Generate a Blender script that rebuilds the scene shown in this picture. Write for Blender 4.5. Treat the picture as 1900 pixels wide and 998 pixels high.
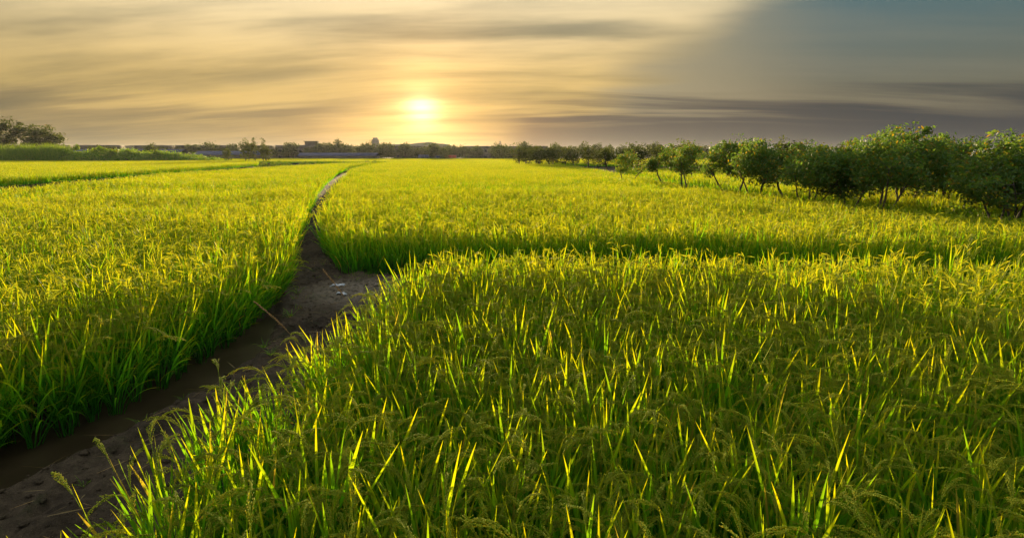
import bpy, math
import numpy as np
from mathutils import Vector

scene = bpy.context.scene
for o in list(bpy.data.objects):
    bpy.data.objects.remove(o, do_unlink=True)
COL = scene.collection
R = math.radians
rng = np.random.default_rng(7)

# ------------------------------------------------------------------ camera
CAM_H = 2.3
cam_d = bpy.data.cameras.new('camera')
cam_d.lens = 20.0
cam_d.sensor_width = 36.0
cam_d.clip_start = 0.05
cam_d.clip_end = 20000
cam = bpy.data.objects.new('camera', cam_d)
COL.objects.link(cam)
cam.location = (0, 0, CAM_H)
cam.rotation_euler = (R(90 - 11.3), 0, 0)
scene.camera = cam

# ------------------------------------------------------------------ light, exposure
SUN_AZ, SUN_EL = R(-8.7), R(4.3)
SUN_DIR = Vector((math.sin(SUN_AZ) * math.cos(SUN_EL), math.cos(SUN_AZ) * math.cos(SUN_EL), math.sin(SUN_EL)))
sun_d = bpy.data.lights.new('sun', 'SUN')
sun_d.energy = 4.1
sun_d.angle = R(0.6)
sun_d.color = (1.0, 0.74, 0.40)
sun = bpy.data.objects.new('sun', sun_d)
COL.objects.link(sun)
sun.rotation_euler = SUN_DIR.to_track_quat('Z', 'Y').to_euler()
sun.location = (0, 0, 300)

vs = scene.view_settings
vs.view_transform = 'Standard'
vs.look = 'None'
vs.gamma = 1.0
vs.use_curve_mapping = False
vs.exposure = 1.55
cy = scene.cycles
cy.max_bounces = 5
cy.diffuse_bounces = 4
cy.glossy_bounces = 2
cy.transmission_bounces = 2
cy.transparent_max_bounces = 4
cy.volume_bounces = 0
cy.sample_clamp_indirect = 4.0
cy.use_denoising = True
cy.use_adaptive_sampling = True
cy.adaptive_threshold = 0.02


# ------------------------------------------------------------------ node helpers
class NT:
    def __init__(self, tree):
        self.t = tree
        self.n = tree.nodes
        self.l = tree.links

    def node(self, kind, **kw):
        nd = self.n.new(kind)
        for k, v in kw.items():
            setattr(nd, k, v)
        return nd

    def put(self, sock, v):
        if v is None:
            return
        if hasattr(v, 'is_output'):
            self.l.new(v, sock)
        else:
            sock.default_value = v

    def m(self, op, a, b=None, c=None, clamp=False):
        nd = self.node('ShaderNodeMath', operation=op, use_clamp=clamp)
        self.put(nd.inputs[0], a)
        self.put(nd.inputs[1], b)
        self.put(nd.inputs[2], c)
        return nd.outputs[0]

    def vm(self, op, a, b=None):
        nd = self.node('ShaderNodeVectorMath', operation=op)
        self.put(nd.inputs[0], a)
        self.put(nd.inputs[1], b)
        return nd.outputs['Value'] if op in ('DOT_PRODUCT', 'LENGTH') else nd.outputs[0]

    def ss(self, x, lo, hi, t0=0.0, t1=1.0):
        nd = self.node('ShaderNodeMapRange', interpolation_type='SMOOTHSTEP')
        self.put(nd.inputs[0], x)
        for i, v in enumerate((lo, hi, t0, t1)):
            nd.inputs[i + 1].default_value = v
        return nd.outputs[0]

    def mix(self, f, a, b, blend='MIX'):
        nd = self.node('ShaderNodeMix', data_type='RGBA', blend_type=blend)
        self.put(nd.inputs[0], f)
        self.put(nd.inputs[6], a if hasattr(a, 'is_output') else (*a, 1.0))
        self.put(nd.inputs[7], b if hasattr(b, 'is_output') else (*b, 1.0))
        return nd.outputs[2]

    def noise(self, vec, scale, detail=3.0, rough=0.5, dist=0.0):
        nd = self.node('ShaderNodeTexNoise')
        self.put(nd.inputs['Vector'], vec)
        nd.inputs['Scale'].default_value = scale
        nd.inputs['Detail'].default_value = detail
        nd.inputs['Roughness'].default_value = rough
        nd.inputs['Distortion'].default_value = dist
        return nd.outputs[0]

    def xyz(self, x, y, z):
        nd = self.node('ShaderNodeCombineXYZ')
        for i, v in enumerate((x, y, z)):
            self.put(nd.inputs[i], v)
        return nd.outputs[0]


# ------------------------------------------------------------------ sky
def build_world():
    w = bpy.data.worlds.new('World')
    scene.world = w
    w.use_nodes = True
    w.node_tree.nodes.clear()
    g = NT(w.node_tree)
    tc = g.node('ShaderNodeTexCoord')
    d = g.vm('NORMALIZE', tc.outputs['Generated'])
    sp = g.node('ShaderNodeSeparateXYZ')
    g.l.new(d, sp.inputs[0])
    x, y, z = sp.outputs
    c = g.vm('DOT_PRODUCT', d, tuple(SUN_DIR))
    sky = g.node('ShaderNodeTexSky', sky_type='NISHITA', sun_disc=False)
    sky.sun_elevation = SUN_EL
    sky.sun_rotation = SUN_AZ
    sky.air_density = 1.6
    sky.dust_density = 2.5
    sky.ozone_density = 1.5
    base = g.vm('MULTIPLY', sky.outputs[0], (0.10, 0.10, 0.10))
    # wind-drawn cloud streaks on a flat layer: broad overhead, thin and level towards the horizon
    zz = g.m('ADD', g.m('MAXIMUM', z, 0.0), 0.10)
    px = g.m('DIVIDE', x, zz)
    py = g.m('DIVIDE', y, zz)
    warp = g.noise(g.xyz(g.m('MULTIPLY', px, 0.22), g.m('MULTIPLY', py, 0.35), 3.0), 1.0, 2.0)
    pyw = g.m('ADD', g.m('ADD', py, g.m('MULTIPLY', px, 0.10)), g.m('MULTIPLY', warp, 1.1))
    n1 = g.noise(g.xyz(g.m('MULTIPLY', px, 0.34), g.m('MULTIPLY', pyw, 0.95), 2.0), 1.5, 5.0, 0.55)
    n2 = g.noise(g.xyz(g.m('MULTIPLY', px, 0.20), g.m('MULTIPLY', pyw, 1.1), 7.0), 1.7, 4.0, 0.55)
    n3 = g.noise(g.xyz(g.m('MULTIPLY', px, 0.35), g.m('MULTIPLY', pyw, 0.5), 11.0), 1.2, 3.0, 0.5)
    # the deck of thin cloud ends in a ragged edge towards the east
    e = g.m('SUBTRACT', x, g.m('ADD', g.m('MULTIPLY', z, 0.72), g.m('MULTIPLY', g.m('MULTIPLY', z, z), 1.3)))
    e = g.m('ADD', e, g.m('MULTIPLY', g.m('SUBTRACT', n1, 0.5), 0.30))
    e = g.m('ADD', e, g.m('MULTIPLY', g.m('SUBTRACT', n3, 0.5), 0.25))
    deck = g.ss(e, 0.21, 0.03)
    streak = g.ss(g.m('ADD', g.m('MULTIPLY', n1, 0.65), g.m('MULTIPLY', n2, 0.35)), 0.34, 0.64)
    # lit by the low sun: warm close to it, dull away from it, cool opposite
    near = g.ss(c, 0.72, 0.995)
    far = g.ss(c, 0.80, 0.0)
    lit = g.mix(near, (0.165, 0.122, 0.043), (0.285, 0.188, 0.060))
    dull = g.mix(near, (0.080, 0.068, 0.032), (0.145, 0.102, 0.038))
    cloud = g.mix(streak, dull, lit)
    high = g.mix(streak, (0.070, 0.086, 0.080), (0.385, 0.325, 0.210))
    cloud = g.mix(g.m('MULTIPLY', g.ss(z, 0.08, 0.30), 0.85), cloud, high)
    cloud = g.mix(g.m('MULTIPLY', g.ss(z, 0.28, 0.75), 0.85), cloud, g.mix(streak, (0.28, 0.32, 0.35), (0.43, 0.47, 0.50)))  # overhead deck made brighter and cooler beyond the view, as added ambient fill
    cloud = g.mix(g.m('MULTIPLY', far, 0.7), cloud, g.mix(streak, (0.16, 0.19, 0.225), (0.25, 0.27, 0.29)))
    thick = g.m('MULTIPLY', deck, g.ss(n3, 0.22, 0.62, 0.70, 0.98))
    clear = g.mix(g.ss(z, 0.02, 0.27), (0.046, 0.043, 0.030), (0.015, 0.045, 0.058))
    clear = g.mix(0.06, clear, base)
    clear = g.mix(g.m('MULTIPLY', g.ss(c, 0.78, 0.965), 0.9), clear, (0.135, 0.112, 0.066))
    wisp = g.ss(n2, 0.46, 0.72)
    clear = g.mix(g.m('MULTIPLY', wisp, 0.18), clear, (0.105, 0.092, 0.066))
    col = g.mix(thick, clear, cloud)
    # grey cloud bank low over the horizon, broken up around the sun
    bz = g.m('ADD', z, g.m('MULTIPLY', g.m('SUBTRACT', n2, 0.5), 0.09))
    bank = g.ss(bz, 0.098, 0.058)
    bank = g.m('MULTIPLY', bank, g.ss(x, -0.14, 0.04, 0.45, 0.97))
    gaps = g.ss(n2, 0.46, 0.62, 1.0, 0.45)
    low = g.ss(z, 0.035, 0.075)
    gaps = g.m('ADD', g.m('MULTIPLY', gaps, low), g.m('SUBTRACT', 1.0, low))
    bank = g.m('MULTIPLY', bank, gaps)
    bank = g.m('MULTIPLY', bank, g.ss(c, 0.9990, 0.980, 0.30, 1.0))
    col = g.mix(bank, col, g.mix(near, (0.013, 0.015, 0.018), (0.032, 0.027, 0.023)))
    # forward-scattered glow of the sun itself behind thin cloud
    cc = g.m('MAXIMUM', c, 0.0)
    veil = g.ss(n2, 0.34, 0.60, 0.45, 1.0)
    g1 = g.m('MULTIPLY', g.m('MULTIPLY', g.m('POWER', cc, 3200.0), 0.50), veil)
    g2 = g.m('MULTIPLY', g.m('MULTIPLY', g.m('POWER', cc, 480.0), 0.24), veil)
    hz = g.vm('NORMALIZE', g.xyz(x, y, 0.0))
    ch = g.m('MAXIMUM', g.vm('DOT_PRODUCT', hz, (math.sin(SUN_AZ), math.cos(SUN_AZ), 0.0)), 0.0)
    g4 = g.m('MULTIPLY', g.m('MULTIPLY', g.m('POWER', ch, 45.0), 0.11), g.ss(z, 0.11, 0.015))
    g3 = g.m('MULTIPLY', g.m('POWER', cc, 90.0), 0.095)
    glow = g.vm('ADD', g.vm('ADD', g.vm('MULTIPLY', (1.0, 0.78, 0.42), g.xyz(g1, g1, g1)),
                            g.vm('MULTIPLY', (1.0, 0.62, 0.20), g.xyz(g2, g2, g2))),
                g.vm('ADD', g.vm('MULTIPLY', (1.0, 0.50, 0.12), g.xyz(g3, g3, g3)), g.vm('MULTIPLY', (1.0, 0.42, 0.06), g.xyz(g4, g4, g4))))
    col = g.vm('ADD', col, glow)
    bg = g.node('ShaderNodeBackground')
    g.l.new(col, bg.inputs[0])
    bg.inputs[1].default_value = 1.0
    out = g.node('ShaderNodeOutputWorld')
    g.l.new(bg.outputs[0], out.inputs[0])


build_world()


# ------------------------------------------------------------------ object helpers
def tag(o, label=None, cat=None, group=None, kind=None):
    if label:
        o['label'] = label
    if cat:
        o['category'] = cat
    if group:
        o['group'] = group
    if kind:
        o['kind'] = kind
    return o


def mesh_from(name, verts, faces, mat=None, attr=None, smooth=False):
    """verts (n,3); faces: list of arrays (k, 3|4); attr: (n,3) per-vertex data"""
    me = bpy.data.meshes.new(name)
    verts = np.asarray(verts, dtype=np.float32)
    faces = [np.asarray(f, dtype=np.int32) for f in faces if len(f)]
    me.vertices.add(len(verts))
    me.vertices.foreach_set('co', verts.ravel())
    loops = np.concatenate([f.ravel() for f in faces])
    tot = np.concatenate([np.full(len(f), f.shape[1], dtype=np.int32) for f in faces])
    start = np.concatenate([[0], np.cumsum(tot)[:-1]]).astype(np.int32)
    me.loops.add(len(loops))
    me.loops.foreach_set('vertex_index', loops)
    me.polygons.add(len(tot))
    me.polygons.foreach_set('loop_start', start)
    me.polygons.foreach_set('loop_total', tot)
    me.update(calc_edges=True)
    if smooth:
        me.polygons.foreach_set('use_smooth', np.ones(len(tot), dtype=bool))
    if attr is not None:
        a = me.attributes.new('leafdata', 'FLOAT_COLOR', 'POINT')
        rgba = np.ones((len(verts), 4), dtype=np.float32)
        rgba[:, :3] = attr
        a.data.foreach_set('color', rgba.ravel())
    if mat is not None:
        me.materials.append(mat)
    return me


def link(name, me, parent=None, loc=None):
    o = bpy.data.objects.new(name, me)
    COL.objects.link(o)
    if parent is not None:
        o.parent = parent
    if loc is not None:
        o.location = loc
    return o


def thing(name, loc, label, cat, group=None, rz=0.0, s=1.0):
    o = bpy.data.objects.new(name, None)
    COL.objects.link(o)
    o.empty_display_size = 0.1
    o.location = loc
    o.rotation_euler = (0, 0, rz)
    o.scale = (s, s, s) if not hasattr(s, '__len__') else s
    return tag(o, label, cat, group)


class Geo:
    """collects vertices, faces and per-vertex data"""

    def __init__(self):
        self.v, self.f, self.a, self.n = [], [], [], 0

    def add(self, v, faces, a=None):
        v = np.asarray(v, dtype=np.float32).reshape(-1, 3)
        self.v.append(v)
        for f in faces:
            f = np.asarray(f, dtype=np.int32)
            if len(f):
                self.f.append(f + self.n)
        self.a.append(np.zeros((len(v), 3), np.float32) if a is None else np.asarray(a, np.float32))
        self.n += len(v)

    def box(self, x0, x1, y0, y1, z0, z1):
        v = [(x, y, z) for z in (z0, z1) for y in (y0, y1) for x in (x0, x1)]
        self.add(v, [[(0, 2, 3, 1), (4, 5, 7, 6), (0, 1, 5, 4), (2, 6, 7, 3), (0, 4, 6, 2), (1, 3, 7, 5)]])

    def tube(self, pts, rad, n=6, cap=True):
        pts = np.asarray(pts, float)
        k = len(pts)
        rad = np.broadcast_to(np.asarray(rad, float), (k,))
        tan = np.gradient(pts, axis=0)
        tan /= np.linalg.norm(tan, axis=1)[:, None] + 1e-9
        ref = np.array([0.31, 0.95, 0.05]) if abs(tan[0][1]) < 0.9 else np.array([1.0, 0.1, 0.0])
        s = np.cross(tan, ref)
        s /= np.linalg.norm(s, axis=1)[:, None] + 1e-9
        u = np.cross(s, tan)
        ang = np.linspace(0, 2 * np.pi, n, endpoint=False)
        ring = s[:, None, :] * np.cos(ang)[None, :, None] + u[:, None, :] * np.sin(ang)[None, :, None]
        v = pts[:, None, :] + ring * rad[:, None, None]
        i = np.arange(k - 1)[:, None] * n
        j = np.arange(n)[None, :]
        jn = (j + 1) % n
        f = np.stack([i + j, i + jn, i + n + jn, i + n + j], -1).reshape(-1, 4)
        self.add(v.reshape(-1, 3), [f])

    def mesh(self, name, mat, smooth=False, attr=True):
        by = {}
        for f in self.f:
            by.setdefault(f.shape[1], []).append(f)
        return mesh_from(name, np.concatenate(self.v), [np.concatenate(b) for b in by.values()], mat,
                         np.concatenate(self.a) if attr else None, smooth)


def norm(a):
    return a / (np.linalg.norm(a, axis=-1, keepdims=True) + 1e-9)


# value noise for terrain relief
_tab = np.random.default_rng(3).random((64, 64))


def vnoise(x, y):
    x = np.asarray(x, float)
    y = np.asarray(y, float)
    xi, yi = np.floor(x).astype(int), np.floor(y).astype(int)
    fx, fy = x - xi, y - yi
    fx = fx * fx * (3 - 2 * fx)
    fy = fy * fy * (3 - 2 * fy)
    t = lambda a, b: _tab[a % 64, b % 64]
    return (t(xi, yi) * (1 - fx) * (1 - fy) + t(xi + 1, yi) * fx * (1 - fy)
            + t(xi, yi + 1) * (1 - fx) * fy + t(xi + 1, yi + 1) * fx * fy)


def fbm(x, y, o=4):
    r, a, s = 0.0, 0.5, 1.0
    for k in range(o):
        r = r + a * vnoise(x * s + 17.3 * k, y * s + 5.1 * k)
        a *= 0.5
        s *= 2.03
    return r


# ------------------------------------------------------------------ materials
def new_mat(name):
    m = bpy.data.materials.new(name)
    m.use_nodes = True
    m.node_tree.nodes.clear()
    return m, NT(m.node_tree)


def finish(g, surf, disp=None):
    out = g.node('ShaderNodeOutputMaterial')
    g.l.new(surf, out.inputs[0])


def leaf_material(name, low, mid, tip, dry, trans, tmix=0.5, rough=0.5, spec=0.25, vary=0.35):
    """leafdata: r = place along the blade, g = random per blade, b = dryness"""
    m, g = new_mat(name)
    at = g.node('ShaderNodeAttribute', attribute_name='leafdata')
    sp = g.node('ShaderNodeSeparateColor')
    g.l.new(at.outputs['Color'], sp.inputs[0])
    t, rnd, age = sp.outputs
    oi = g.node('ShaderNodeObjectInfo')
    k = g.m('ADD', g.m('MULTIPLY', rnd, 0.7), g.m('MULTIPLY', oi.outputs['Random'], 0.3))
    c = g.mix(g.ss(t, 0.0, 0.55), low, mid)
    f = g.m('MULTIPLY', g.ss(t, 0.45, 1.0), g.ss(k, 0.10, 0.90, 0.20, 0.95))
    c = g.mix(f, c, tip)
    c = g.mix(age, c, dry)
    br = g.m('ADD', g.m('MULTIPLY', k, 2 * vary), 1.0 - vary)
    c = g.vm('MULTIPLY', c, g.xyz(br, br, br))
    pr = g.node('ShaderNodeBsdfPrincipled')
    g.l.new(c, pr.inputs['Base Color'])
    pr.inputs['Roughness'].default_value = rough
    pr.inputs['Specular IOR Level'].default_value = spec
    tr = g.node('ShaderNodeBsdfTranslucent')
    tcol = g.vm('MULTIPLY', c, trans)
    g.l.new(tcol, tr.inputs[0])
    mx = g.node('ShaderNodeMixShader')
    mx.inputs[0].default_value = tmix
    g.l.new(pr.outputs[0], mx.inputs[1])
    g.l.new(tr.outputs[0], mx.inputs[2])
    finish(g, mx.outputs[0])
    return m


def plain_material(name, col, rough=0.8, vary=0.25, scale=3.0, spec=0.3, col2=None, metallic=0.0):
    m, g = new_mat(name)
    tc = g.node('ShaderNodeTexCoord')
    n = g.noise(tc.outputs['Object'], scale, 5.0, 0.6)
    a = tuple(x * (1 - vary) for x in col)
    b = col2 or tuple(min(1, x * (1 + vary)) for x in col)
    c = g.mix(g.ss(n, 0.3, 0.7), a, b)
    pr = g.node('ShaderNodeBsdfPrincipled')
    g.l.new(c, pr.inputs['Base Color'])
    pr.inputs['Roughness'].default_value = rough
    pr.inputs['Metallic'].default_value = metallic
    pr.inputs['Specular IOR Level'].default_value = spec
    finish(g, pr.outputs[0])
    return m


def mud_material(name, dark, light, moss=0.25, rough=0.75, bump=0.6, dry=None):
    m, g = new_mat(name)
    geo = g.node('ShaderNodeNewGeometry')
    p = geo.outputs['Position']
    n1 = g.noise(p, 1.3, 5.0, 0.6)
    n2 = g.noise(p, 14.0, 6.0, 0.65)
    n3 = g.noise(p, 70.0, 3.0, 0.6)
    c = g.mix(g.ss(g.m('ADD', g.m('MULTIPLY', n1, 0.6), g.m('MULTIPLY', n2, 0.5)), 0.38, 0.72), dark, light)
    if dry is not None:                         # dried crust at the crossing, grazing sun highlights painted into its pale colour
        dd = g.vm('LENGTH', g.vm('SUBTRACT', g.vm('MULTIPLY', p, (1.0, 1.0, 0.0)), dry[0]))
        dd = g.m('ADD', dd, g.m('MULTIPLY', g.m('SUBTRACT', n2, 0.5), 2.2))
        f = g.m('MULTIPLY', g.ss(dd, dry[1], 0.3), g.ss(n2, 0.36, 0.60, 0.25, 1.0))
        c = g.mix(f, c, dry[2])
    gm = g.m('MULTIPLY', g.ss(g.noise(p, 2.7, 5.0, 0.65), 0.52, 0.70), moss)
    c = g.mix(gm, c, (0.030, 0.045, 0.012))
    c = g.mix(g.ss(n3, 0.60, 0.8, 0.0, 0.35), c, tuple(1.6 * v for v in light))
    pr = g.node('ShaderNodeBsdfPrincipled')
    g.l.new(c, pr.inputs['Base Color'])
    g.l.new(g.ss(n1, 0.3, 0.7, rough, min(1.0, rough + 0.15)), pr.inputs['Roughness'])
    pr.inputs['Specular IOR Level'].default_value = 0.08
    h = g.m('ADD', g.m('MULTIPLY', n2, 0.7), g.m('MULTIPLY', n3, 0.3))
    bp = g.node('ShaderNodeBump')
    bp.inputs['Strength'].default_value = bump
    bp.inputs['Distance'].default_value = 0.10
    g.l.new(h, bp.inputs['Height'])
    g.l.new(bp.outputs[0], pr.inputs['Normal'])
    finish(g, pr.outputs[0])
    return m


M = {}
M['rice'] = leaf_material('rice_leaf', (0.046, 0.180, 0.016), (0.064, 0.210, 0.010), (0.265, 0.225, 0.004),
                          (0.22, 0.15, 0.04), (2.4, 2.4, 0.6), 0.60, 0.55, 0.07, 0.30)
M['panicle'] = leaf_material('rice_grain', (0.16, 0.26, 0.022), (0.24, 0.32, 0.022), (0.38, 0.34, 0.014),
                             (0.30, 0.18, 0.04), (2.0, 1.7, 0.7), 0.40, 0.7, 0.1, 0.3)
M['tree_leaf'] = leaf_material('tree_leaf', (0.048, 0.104, 0.026), (0.066, 0.128, 0.028), (0.11, 0.145, 0.020),
                               (0.20, 0.13, 0.012), (2.6, 2.3, 0.8), 0.45, 0.5, 0.15)
M['dark_leaf'] = leaf_material('dark_leaf', (0.028, 0.044, 0.012), (0.038, 0.056, 0.014), (0.055, 0.065, 0.014),
                               (0.07, 0.05, 0.012), (2.4, 2.1, 0.8), 0.45, 0.6, 0.2)
M['bush_leaf'] = leaf_material('bush_leaf', (0.05, 0.10, 0.014), (0.075, 0.14, 0.016), (0.13, 0.16, 0.018),
                               (0.15, 0.10, 0.03), (3.0, 2.7, 0.8), 0.5, 0.5, 0.2)
M['straw'] = leaf_material('dry_straw', (0.16, 0.12, 0.06), (0.20, 0.15, 0.07), (0.22, 0.16, 0.07),
                           (0.24, 0.15, 0.06), (1.4, 1.2, 0.8), 0.3, 0.8, 0.1)
M['bark'] = plain_material('bark', (0.085, 0.066, 0.050), 0.9, 0.35, 9.0)
M['ground'] = mud_material('paddy_mud', (0.030, 0.024, 0.015), (0.060, 0.048, 0.030), 0.4)
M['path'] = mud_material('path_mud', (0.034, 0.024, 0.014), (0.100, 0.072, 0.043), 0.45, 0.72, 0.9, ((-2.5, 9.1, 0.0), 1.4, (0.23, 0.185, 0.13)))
M['clod'] = mud_material('mud_clod', (0.045, 0.037, 0.028), (0.12, 0.10, 0.078), 0.05, 0.8, 0.8)
M['hill'] = plain_material('hill_wood', (0.035, 0.042, 0.024), 1.0, 0.4, 0.01, 0.0)


def water_material():
    m, g = new_mat('ditch_water')
    geo = g.node('ShaderNodeNewGeometry')
    n = g.noise(geo.outputs['Position'], 9.0, 3.0, 0.5)
    c = g.mix(g.ss(g.noise(geo.outputs['Position'], 2.2, 4.0), 0.35, 0.7), (0.026, 0.017, 0.008), (0.042, 0.029, 0.014))
    pr = g.node('ShaderNodeBsdfPrincipled')
    g.l.new(c, pr.inputs['Base Color'])
    pr.inputs['Roughness'].default_value = 0.30
    pr.inputs['IOR'].default_value = 1.33
    pr.inputs['Specular IOR Level'].default_value = 0.3
    bp = g.node('ShaderNodeBump')
    bp.inputs['Strength'].default_value = 0.12
    bp.inputs['Distance'].default_value = 0.01
    g.l.new(n, bp.inputs['Height'])
    g.l.new(bp.outputs[0], pr.inputs['Normal'])
    finish(g, pr.outputs[0])
    return m


M['water'] = water_material()

# ------------------------------------------------------------------ layout (metres, x east, y along the view)
LEFT_EDGE = [(-6.2, -2.0), (-5.2, 1.0), (-4.5, 2.8), (-3.97, 4.03), (-3.71, 4.47), (-3.59, 4.83), (-3.49, 5.59),
             (-3.50, 6.71), (-3.56, 7.77), (-3.85, 9.37), (-4.45, 11.45), (-5.35, 14.2), (-6.85, 18.7),
             (-8.95, 25.6), (-12.2, 37.3), (-18.2, 59.9), (-23.8, 84.0), (-27.6, 112.0), (-28.3, 120.0)]
LEFT_BACK = [(-31.6, 103.0), (-30.8, 72.0), (-29.0, 48.0), (-24.7, 32.5), (-23.0, 25.8), (-21.5, 18.0), (-19.0, 8.0), (-15.0, -2.0)]
PLOT_LEFT = LEFT_EDGE + LEFT_BACK
PLOT_MID = [(-3.25, 10.6), (-4.55, 13.4), (-6.0, 18.6), (-7.95, 25.6), (-11.65, 39.5), (-18.3, 66.0), (-24.7, 104.0), (-26.8, 128.0),
            (-10.0, 128.0), (4.0, 110.0), (9.0, 80.0), (9.0, 51.0), (9.3, 39.0), (9.2, 32.5), (9.25, 24.6), (10.1, 19.7),
            (11.0, 16.8), (11.6, 14.4), (12.0, 12.6), (14.0, 10.6), (19.0, 8.6), (18.7, 7.2), (14.0, 8.3), (8.65, 9.5), (6.1, 9.85), (3.5, 10.35),
            (0.5, 10.6), (-2.0, 10.5)]
PLOT_NEAR = [(-1.45, -0.6), (-1.62, 1.6), (-1.72, 2.3), (-1.82, 3.4), (-1.60, 4.1), (-1.52, 4.85), (-1.42, 6.0), (-1.35, 7.3),
             (-0.95, 8.45), (0.4, 8.5), (2.8, 8.35), (5.2, 8.15), (7.3, 7.85), (12.0, 7.0), (16.0, 6.0), (11.0, -0.6)]
PLOT_STRIP = [(-33.0, 36.0), (-35.5, 50.0), (-38.5, 64.0), (-44.0, 90.0), (-48.5, 110.0), (-57.0, 130.0), (-80.0, 155.0),
              (-145.0, 156.0), (-120.0, 100.0), (-90.0, 60.0), (-60.0, 40.0)]
PLOT_EAST = [(13.2, 17.5), (12.0, 22.0), (11.6, 30.0), (11.6, 42.0), (12.0, 66.0), (60.0, 66.0), (70.0, 40.0), (40.0, 18.0), (20.0, 13.0)]
PLOT_FAR = [(-150.0, 172.0), (-60.0, 150.0), (-20.0, 138.0), (6.0, 118.0), (14.0, 108.0), (60.0, 85.0), (110.0, 110.0), (150.0, 180.0),
            (120.0, 265.0), (-160.0, 275.0), (-230.0, 230.0)]


def inside(poly, x, y):
    x = np.asarray(x, float)
    y = np.asarray(y, float)
    r = np.zeros(x.shape, bool)
    n = len(poly)
    for i in range(n):
        x0, y0 = poly[i]
        x1, y1 = poly[(i + 1) % n]
        c = (y0 > y) != (y1 > y)
        with np.errstate(divide='ignore', invalid='ignore'):
            xi = (x1 - x0) * (y - y0) / (y1 - y0 + 1e-12) + x0
        r ^= c & (x < xi)
    return r


def dist_poly(pts, x, y, closed=True):
    x = np.asarray(x, float)
    y = np.asarray(y, float)
    best = np.full(x.shape, 1e9)
    n = len(pts)
    for i in range(n if closed else n - 1):
        ax, ay = pts[i]
        bx, by = pts[(i + 1) % n]
        dx, dy = bx - ax, by - ay
        t = np.clip(((x - ax) * dx + (y - ay) * dy) / (dx * dx + dy * dy), 0, 1)
        best = np.minimum(best, np.hypot(x - ax - t * dx, y - ay - t * dy))
    return best


GROUND_Z = -0.06
WATER_Z = -0.028


# ------------------------------------------------------------------ ground, path, water, hills
def build_ground():
    xs = np.concatenate([-np.geomspace(4200, 10, 40), np.linspace(-9, 9, 30), np.geomspace(10, 4200, 40)])
    ys = np.concatenate([-np.geomspace(400, 5, 14), np.linspace(-4, 30, 40), np.geomspace(32, 4600, 60)])
    X, Y = np.meshgrid(xs, ys)
    Z = np.full(X.shape, GROUND_Z) + np.where(np.hypot(X, Y) > 60, (fbm(X * 0.02, Y * 0.02) - 0.5) * 0.25, 0.0)
    n = len(xs)
    i, j = np.meshgrid(np.arange(len(xs) - 1), np.arange(len(ys) - 1))
    a = (j * n + i).ravel()
    f = np.stack([a, a + 1, a + n + 1, a + n], 1)
    o = link('ground', mesh_from('ground', np.stack([X.ravel(), Y.ravel(), Z.ravel()], 1), [f], M['ground'], None, True))
    tag(o, 'dark paddy mud under the whole plain of rice plots', None, None, 'structure')


DITCH = [(-5.9, -1.0), (-4.95, 1.2), (-4.2, 2.9), (-3.75, 3.9), (-3.58, 4.4), (-3.44, 4.9), (-3.34, 5.6), (-3.33, 6.7),
         (-3.46, 7.7), (-3.75, 8.8)]


def path_height(X, Y):
    d = dist_poly(DITCH, X, Y, closed=False)
    h = 0.10 + 0.05 * (fbm(X * 1.4, Y * 1.1) - 0.5) + 0.12 * (fbm(X * 3.6 + 9, Y * 3.2) - 0.5) + 0.075 * (fbm(X * 11, Y * 9) - 0.5)
    h += 0.11 * (0.25 - np.abs(vnoise(X * 7.0 + 3, Y * 6.0) - 0.5)) + 0.06 * (0.25 - np.abs(vnoise(X * 15.0, Y * 13.0 + 4) - 0.5))
    # worn hollow in the middle of the tread, raised dry lip towards the crossing
    h += 0.05 * np.exp(-((X + 2.3) / 0.9) ** 2 - ((Y - 9.2) / 0.7) ** 2)
    d = d + np.clip((Y - 6.8) / 2.2, 0, 1) * 0.42
    bank = np.clip((d - 0.10) / 0.42, 0, 1)
    bank = bank * bank * (3 - 2 * bank)
    h = -0.13 + (h + 0.13) * bank
    return h


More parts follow.
